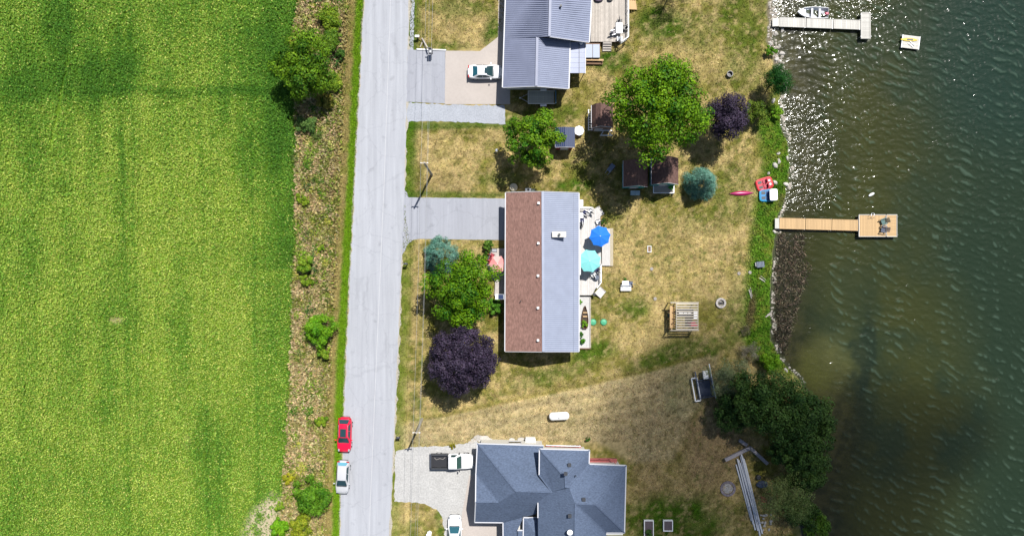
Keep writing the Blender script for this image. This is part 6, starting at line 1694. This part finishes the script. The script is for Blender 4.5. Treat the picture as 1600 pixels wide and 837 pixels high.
# porch of right shed of pair
pr_ = thing('porch', 'white railed porch in front of the right shed of the pair', 'porch', P(1037, 296, 0))
for i in range(6): MB().box(P(1037, 291+2*i, .22), (2.7, .155, .05)).build('plank', m_greywood, pr_)
for s in (-1, 1): MB().bar(P(1037+s*16, 290, .75), P(1037+s*16, 301, .75), .1, .08).build('rail', m_white, pr_); MB().bar(P(1037+s*16, 301, 0), P(1037+s*16, 301, .8), .1, .1).build('post', m_white, pr_)
MB().bar(P(1021, 301.5, .76), P(1053, 301.5, .76), .08, .08).build('rail', m_white, pr_)
t = thing('kite', 'bright green leaf shaped toy on the shed porch', 'toy', P(1048, 293.5, .25)); MB().prism([(-.45, 0), (-.1, .32), (.4, .3), (.3, -.1), (.1, -.35)], .2, .26).build('body', M('lime_plastic', alb(70, 160, 40), .5), t, local=True); MB().tube([(0, 0, 0), (0, 0, .2)], .05, 6).build('foot', m_dark, t, local=True)
t.name = 'leaf_toy'
t = thing('storage_box', 'pale double lidded box under the teal gable of the left shed', 'box', P(991.5, 302, 0))
for s in (-1, 1): MB().box((s*.3, 0, .25), (.56, .55, .5)).build('bin', M('pale_blue_plastic', alb(150, 186, 196), .6), t, local=True); MB().box((s*.3, 0, .53), (.58, .6, .05)).build('lid', M('pale_lid', alb(190, 214, 220), .6), t, local=True)
t = thing('garden_cart', 'grey blue metal cart in the tree shade left of the paired sheds', 'cart', P(954, 263, 0), rz=.9)
MB().box((0, 0, .42), (1.1, .6, .06)).build('tray', M('cart_blue', alb(120, 134, 156), .5), t, local=True)
for s in (-1, 1): MB().tube([(.25, s*.3, .22), (.25, s*.4, .22)], .22, 12).build('wheel', m_rubber, t, local=True); MB().tube([(-.5, s*.22, .45), (-1.1, s*.2, .8)], .025, 6).build('handle', m_steel, t, local=True)
MB().tube([(-.3, .0, 0), (-.3, 0, .4)], .03, 6).build('stand', m_steel, t, local=True)
# upper house deck
deck('upper_deck', 'weathered grey plank deck beside the ribbed roof house at the top edge', [(923,-40),(983,-40),(983,57),(968,65.5),(923,65.5)], .75, m_deckg, .21)
railing('deck_railing', 'white railing at the lake side of the weathered grey deck', [(982,-30),(982,57.5),(971,65)], .95, m_white, .75)
stair('short wooden steps down from the weathered grey deck', 948.5, 73, -H90, 1.05, 4, .26, .75, m_greywood)
stair('wooden steps at the top right corner of the weathered grey deck', 988, 8, 0.15, 1.2, 4, .28, .75, m_tanwood)
table('white table on the weathered grey deck', 967.5, 44, .75, .85, 1.35, 0, m_white)
chair('dark chair at the upper side of the white deck table', 968, 33.5, .75, -H90, m_dark, m_dark)
chair('grey chair left of the white deck table at the bottom', 958.5, 51, .75, .3, m_steel, M('grey_sling', alb(170, 166, 170), .8))
chair('grey chair at the lower corner of the weathered grey deck', 968, 60.5, .75, 1.6, m_steel, M('grey_sling_b', alb(186, 190, 196), .8))
chair('black chair between white deck table and the lake side railing', 977, 43, .75, 3.1, m_black, m_black)
for x, lab in ((935, 'dark round cushion at the top edge of the grey deck near the roof'), (953, 'dark small planter at the top edge of the grey deck')):
    t = thing('dark_pouf', lab, 'pouf', P(x, 0, .75)); MB().lathe((0, 0, 0), [(.4 if x < 940 else .25, 0), (.44 if x < 940 else .28, .2), (.38 if x < 940 else .25, .36)], 16, 1.4, .8).build('body', M('plum_fabric', alb(92, 78, 98), .9) if x < 940 else m_dark, t, local=True); MB().lathe((0, 0, .36), [(.2, 0), (.03, .02)], 10).build('top', m_dark, t, local=True)
t = thing('hot_tub_cover', 'pale two panel covered tub beside the wooden steps', 'tub', P(926, 80, 0))
MB().box(P(926, 80, .45), (1.85, 1.75, .8)).build('shell', m_brownwood, t)
for s in (-1, 1): MB().box(P(926+s*5.6, 80, .9), (.86, 1.72, .1)).build('cover_panel', M('cover_grey', alb(172, 184, 206), .5, .04), t)
t = thing('plank_bench', 'brown plank bench with pale top below the covered tub', 'bench', P(929, 97, 0)); MB().bar(P(914, 93.5, .62), P(943, 94, .62), .22, .06).build('seat', m_tanwood, t)
for i in range(3): MB().bar(P(915, 96+i*1.8, .3), P(942, 96.5+i*1.8, .3), .13, .05).build('side_plank', m_brownwood, t)
for x in (916, 941): MB().bar(P(x, 97, 0), P(x, 97, .58), .1, .1).build('leg', m_brownwood, t)
# signpost stick leaning near the white dock
t = thing('leaning_pole', 'thin dark flag pole standing on the bank beside the white dock', 'pole', P(1209, 3, 0)); MB().tube([P(1206, 6, 0), P(1209, 2, 2.6)], .03, 8).build('shaft', m_steel, t); MB().lathe(P(1209, 2, 2.6), [(.05, 0), (.09, .06), (.02, .14)], 8).build('lamp', m_white, t)
# ---------------- shaded corner
m_silverwood = M('silver_grey_wood', alb(236, 240, 246), .85, .2, 6, bump=.3, rnd=.15)
m_oldbeam = M('old_beam', alb(176, 170, 172), .9, .25, 6, bump=.4)
st_ = thing('pole_stack', 'stack of long silver grey poles lying on the lower bank', 'pole stack', GP(1168, 770))
for i, (x0, y0, x1, y1, zz) in enumerate(((1150, 725, 1174, 813, .12), (1154, 718, 1180, 827, .12), (1157, 712, 1184, 828, .26), (1160, 712, 1187, 822, .12), (1156, 722, 1178, 800, .38), (1152, 716, 1177, 818, .3), (1162, 716, 1189, 826, .26), (1158, 708, 1183, 812, .42), (1164, 722, 1191, 833, .12))):
    MB().bar(P(x0, y0, zz), P(x1, y1, zz), .17, .15).build('pole', m_silverwood, st_)
MB().bar(P(1181, 800, .1), P(1190, 850, .1), .2, .14).build('pole', m_silverwood, st_)
for lab, (x0, y0, x1, y1, zz) in (('dark old beam lying across the top of the pole stack', (1133, 718, 1172, 699, .55)), ('grey old beam slanting down right from the crossing beam', (1171, 698, 1199, 724, .35)), ('short grey beam at the top end of the crossing beams', (1155, 687, 1167, 695, .3))):
    t = thing('old_beam', lab, 'beam', GP((x0+x1)/2, (y0+y1)/2)); MB().bar(P(x0, y0, zz), P(x1, y1, zz), .42, .34).build('timber', m_oldbeam, t); MB().bar(P(x0+(x1-x0)*.2, y0+(y1-y0)*.2, .05), P(x0+(x1-x0)*.3, y0+(y1-y0)*.3, .05), .3, .12).build('bearer', m_brownwood, t)
t = thing('junk_drum', 'dark round drum right of the pole stack', 'drum', GP(1184, 744)); MB().lathe((0, 0, 0), [(.28, 0), (.3, .05), (.3, .5), (.24, .52), (.22, .4)], 14).build('shell', m_dark, t, local=True); MB().lathe((0, 0, .36), [(.2, 0), (.05, .03)], 12).build('lid', m_steel, t, local=True)
t = thing('tarp_pile', 'dark slate tarp heap right of the pole stack', 'tarp', GP(1190, 755)); o = stone_mesh(77, 12, 8).build('sheet', M('slate_tarp', alb(78, 90, 112), .7), t, local=True); o.scale = (.8, .55, .4); o.location = (0, 0, .2)
MB().tube([(-.5, -.3, .1), (0, .1, .55), (.5, .2, .1)], .03, 6).build('rope', m_greywood, t, local=True)
bp2 = thing('brick_pile', 'small pile of orange bricks right of the pole stack', 'brick pile', GP(1193, 778))
for i in range(8): MB().box((-.25+.24*(i % 3), -.35+.24*(i//3), .1+.07*(i % 2)), (.22, .32, .12), rz=random.uniform(-.4, .4)).build('brick', M('orange_brick', alb(206, 128, 90), .85, .1) if i == 0 else bpy.data.materials['orange_brick'], bp2, local=True)
jk = thing('stone_pile', 'pile of grey stones and scraps at the foot of the pole stack', 'stone pile', GP(1196, 815))
for i in range(14):
    o = bpy.data.objects.new('stone', protos[i % 4]); COL.objects.link(o); o.parent = jk
    o.location = (random.uniform(-.7, .7), random.uniform(-1.1, 1.1), .1); s = random.uniform(.12, .26); o.scale = (s, s, s*.7); o.rotation_euler = (0, 0, random.uniform(0, 6))
# dock frame stored on land
bl_ = thing('stored_dock_frame', 'dark boat lift frame stored at the edge of the shaded trees', 'boat lift', GP(1099, 600), rz=math.radians(10))
m_liftblue = M('lift_steel', alb(96, 110, 134), .5, .1)
for x in (-.9, .95): MB().bar((x, -1.7, .5), (x, 1.9, .5), .12, .14).build('rail', m_liftblue, bl_, local=True)
MB().bar((-.9, -1.6, .5), (.95, -1.6, .5), .1, .12).build('cross_bar', m_liftblue, bl_, local=True); MB().bar((-.9, .7, .5), (.95, .7, .5), .1, .12).build('cross_bar', m_liftblue, bl_, local=True)
MB().box((0, -.45, .52), (1.5, 2.0, .06)).build('deck_panel', M('dark_slate_panel', alb(62, 72, 92), .6), bl_, local=True)
MB().bar((1.15, -1.9, .55), (1.05, 2.6, .55), .1, .1).build('rail', m_silverwood, bl_, local=True)
b = MB()
for x, y in ((-.9, -1.6), (.95, -1.6), (-.9, 1.8), (.95, 1.8)): b.tube([(x, y, 0), (x, y, .9)], .05, 6)
b.build('leg', m_steel, bl_, local=True)
t = thing('cooler_box', 'pale cooler box standing on the boat lift frame', 'cooler', P(1101, 584.5, .6), rz=.15); MB().box((0, 0, .25), (.6, 1.0, .45)).build('body', M('pale_grey_plastic', alb(206, 210, 216), .5), t, local=True); MB().box((0, 0, .5), (.64, 1.04, .07)).build('lid', m_white, t, local=True)
fr_ = thing('loading_ramp', 'open white framed ramp left of the boat lift frame', 'ramp', GP(1086, 607), rz=math.radians(10))
for x in (-.34, .34): MB().bar((x, -1.5, .5), (x, 1.5, .5), .13, .1).build('side_rail', m_white, fr_, local=True)
for y in (-1.5, 1.5): MB().bar((-.34, y, .5), (.34, y, .5), .13, .1).build('end_rail', m_white, fr_, local=True)
for y in (-1.4, 1.4): MB().bar((0, y, 0), (0, y, .48), .3, .1).build('foot', m_steel, fr_, local=True)
# raised beds
def raised(label, x0, y0, x1, y1, mat, soil, plants=0):
    root = thing('raised_bed', label, 'garden bed', P((x0+x1)/2, (y0+y1)/2, 0)); z = .4
    a_, b_ = P(x0, y0, z), P(x1, y1, z)
    MB().bar((a_.x, a_.y, .2), (b_.x, a_.y, .2), .09, .4).build('board', mat, root); MB().bar((a_.x, b_.y, .2), (b_.x, b_.y, .2), .09, .4).build('board', mat, root)
    MB().bar((a_.x+.05, a_.y-.05, .198), (a_.x+.05, b_.y+.05, .198), .09, .4).build('board', mat, root); MB().bar((b_.x-.05, a_.y-.05, .198), (b_.x-.05, b_.y+.05, .198), .09, .4).build('board', mat, root)
    MB().box(((a_.x+b_.x)/2, (a_.y+b_.y)/2, .14), (b_.x-a_.x-.12, a_.y-b_.y-.12, .26)).build('soil', soil, root)
m_soil = M('bed_soil', alb(112, 100, 104), .95, .3, 6, bump=.5)
raised('square white edged raised bed with bare soil near the bottom edge', 1036.5, 813, 1051.5, 829, m_white, m_soil)
raised('long white edged raised bed with plants, cut by the bottom edge', 1006.5, 813, 1021.5, 862, m_white, m_soil)
tree('bed_plants', 'leafy green plants inside the long white edged raised bed', 'plant', 1014, 832, 9, .9, ((56, 100, 40), (100, 140, 70)), 14, 700, .2, seed=61, rx=.55)
# ornament on lower lawn: white statue-like birdbath
t = thing('birdbath', 'white leaning garden ornament on the round lawn by the bottom edge', 'ornament', P(671, 832, 0)); MB().lathe((0, 0, 0), [(.3, 0), (.1, .1), (.09, .7), (.3, .85), (.34, .9), (.1, .86)], 14).build('bowl', m_white, t, local=True); MB().box((.05, -.6, .3), (.3, .7, .3)).build('plinth', m_white, t, local=True)
t = thing('limestone_slab', 'white slab at the upper wall of the hip roofed house left part', 'slab', P(752, 688, 0))
for i, (x, y, s) in enumerate(((741, 687, .6), (748, 683.5, .75), (757, 683, .65), (764, 686, .5), (736, 690, .4), (752, 688, .5), (800, 686, .5), (814, 685, .5), (828, 686, .4))): MB().prism([(P(x, y).x+s*math.cos(a)*random.uniform(.7, 1.1), P(x, y).y+s*.5*math.sin(a)*random.uniform(.7, 1.1)) for a in np.linspace(0, 6.28, 8)[:-1]], -.02, .06+.01*i).build('slab', m_stone, t)
# mailboxes by the road
for x, y, lab in ((637, 412, 'dark mailbox on a post at the roadside below the driveway'), (625.5, 680, 'dark mailbox on a post at the roadside opposite the red car')):
    t = thing('mailbox', lab, 'mailbox', P(x, y, 0)); MB().bar((0, 0, 0), (0, 0, 1.0), .09, .09).build('post', m_brownwood, t, local=True); MB().box((-.1, 0, 1.12), (.5, .22, .22)).build('box', m_dark, t, local=True); MB().box((-.1, .13, 1.2), (.05, .03, .18)).build('flag', m_white, t, local=True)
t = thing('lawn_light', 'small white lawn light on the dry grass left of the ash tree', 'lamp', P(776, 236, 0)); MB().tube([(0, 0, 0), (0, 0, .5)], .03, 6).build('stake', m_steel, t, local=True); MB().lathe((0, 0, .5), [(.16, 0), (.18, .06), (.05, .14)], 10).build('head', m_white, t, local=True)
# ---------------- utility poles and wires
def utility_pole(label, base, top, z, bent=(0, 0)):
    a_, b_ = P(base[0], base[1], 0), P(top[0], top[1], z)
    root = thing('utility_pole', label, 'utility pole', a_, 'utility poles along the road')
    MB().tube([a_-Vector((0, 0, .2)), a_.lerp(b_, .5), b_], [.17, .14, .11], 10).build('pole', M('pole_wood', alb(196, 188, 172), .85, .2, 5) if 'pole_wood' not in bpy.data.materials else bpy.data.materials['pole_wood'], root)
    q_ = a_.lerp(b_, .96); MB().bar(q_-Vector((.45, 0, 0)), q_+Vector((.45, 0, 0)), .1, .1).build('crossarm', m_greywood, root)
    for s in (-.4, 0.0, .4): MB().lathe(q_+Vector((s, 0, .05)), [(.04, 0), (.07, .06), (.05, .16)], 8).build('insulator', m_white, root)
    return root, q_
ZP = 9.0
p1, t1 = utility_pole('bare leaning utility pole on the lawn above the bungalow drive', (674.6, 273), (662.7, 254), ZP)
p2, t2 = utility_pole('utility pole at the gravel drive across from the red car', (659.5, 654), (650.5, 676), 8.4)
mp_ = thing('meter_post', 'dark utility box on a post at the top of the upper driveway', 'utility box', P(674.5, 84.5, 0))
MB().box((0, 0, 1.15), (.5, .62, .5)).build('box', M('transformer_grey', alb(80, 84, 92), .5), mp_, local=True)
MB().box((0, -.12, 1.41), (.26, .26, .03)).build('lid_panel', m_steel, mp_, local=True)
MB().bar((0, 0, 0), (0, 0, .95), .12, .12).build('post', m_brownwood, mp_, local=True)
MB().bar((-.45, .3, 1.5), (.1, .3, 1.5), .1, .1).build('crossarm', m_dark, mp_, local=True)
m_wire = M('wire_metal', (.28, .28, .29), .5, .1)
def wire(label, pts, r, sag=.5):
    b = MB()
    for p, q_ in zip(pts[:-1], pts[1:]):
        k = 10; b.tube([p.lerp(q_, i/k)-Vector((0, 0, sag*4*(i/k)*(1-i/k))) for i in range(k+1)], r, 5, cap=False)
    o = b.build('power_line', m_wire); tag(o, label, 'wire')
far0 = P(676, -200, ZP); far2 = P(640, 1050, ZP)
def off(p, d): return p+Vector((d, 0, .15))
wire('left strand of the overhead power line along the road', [off(far0, -.4), off(t1, -.4), off(t2, -.4), off(far2, -.4)], .012)
wire('right strand of the overhead power line along the road', [off(far0, .4), off(t1, .4), off(t2, .4), off(far2, .4)], .012)
wire('thin lower cable strung beneath the overhead power line', [P(672, -200, 6.6), t1-Vector((0, 0, 2.4)), t2-Vector((0, 0, 2.4)), P(638, 1050, 6.4)], .010)
gy_ = thing('timber_brace', 'slanting pale timber beside the white box at the top driveway', 'timber', P(664, 69, 0)); MB().bar(P(659.5, 60, .12), P(669.5, 77, .9), .16, .12).build('beam', m_greywood, gy_); MB().bar(P(660, 66, .1), P(656.5, 74, .1), .1, .1).build('bearer', m_greywood, gy_)
t = thing('edging_timber', 'white timber edging at the top of the upper driveway', 'timber', P(673, 78, 0)); MB().bar(P(651, 77.2, .08), P(697, 78.6, .08), .14, .16).build('beam', m_white, t); MB().box(P(674, 78, -.01), (.3, .1, .1)).build('anchor', m_brownwood, t)
t = thing('utility_box', 'small white box on a stand left of the slanting timber', 'box', P(653, 60, 0)); MB().box((0, 0, .8), (.55, .25, .2)).build('box', m_white, t, local=True); MB().bar((0, 0, 0), (0, 0, .7), .1, .1).build('post', m_brownwood, t, local=True); MB().bar((.1, 0, .3), (.5, -.3, .3), .08, .08).build('brace', m_brownwood, t, local=True)

# ------------------------------------------------------------------ the passing cloud whose shade lies on the lower right corner
m_cloud, nt, out = nodes_of('cloud_vapour')
pv = nt.nodes.new('ShaderNodeVolumePrincipled'); pv.inputs['Density'].default_value = .05; pv.inputs['Color'].default_value = (.97, .97, .98, 1); pv.inputs['Anisotropy'].default_value = .6
nt.links.new(pv.outputs[0], out.inputs['Volume'])
CZ = 420.0
g0 = P(1205, 785, 0); cc = Vector((g0.x, g0.y, 0)) + sdir*(CZ/sdir.z)
cl = bpy.data.meshes.new('cloud'); bm_v = []; bm_f = []
nu, nv = 48, 24
for i in range(nv+1):
    ph = math.pi*i/nv
    for j in range(nu):
        th = 2*math.pi*j/nu
        d = Vector((math.sin(ph)*math.cos(th), math.sin(ph)*math.sin(th), math.cos(ph)))
        k = 1 + .16*math.sin(3*th+1)*math.sin(ph) + .12*math.sin(5*th+2.1+2*ph)*math.sin(ph) + .07*math.sin(9*th+3*ph)
        bm_v.append((d.x*25*k, d.y*25*k, d.z*(24 if d.z > 0 else 11)*k))
for i in range(nv):
    for j in range(nu): bm_f.append((i*nu+j, (i+1)*nu+j, (i+1)*nu+(j+1) % nu, i*nu+(j+1) % nu))
cl.from_pydata(bm_v, [], bm_f); cl.materials.append(m_cloud)
co_ = bpy.data.objects.new('cloud', cl); COL.objects.link(co_); co_.location = cc
tag(co_, kind='stuff')
SC.cycles.volume_bounces = 2
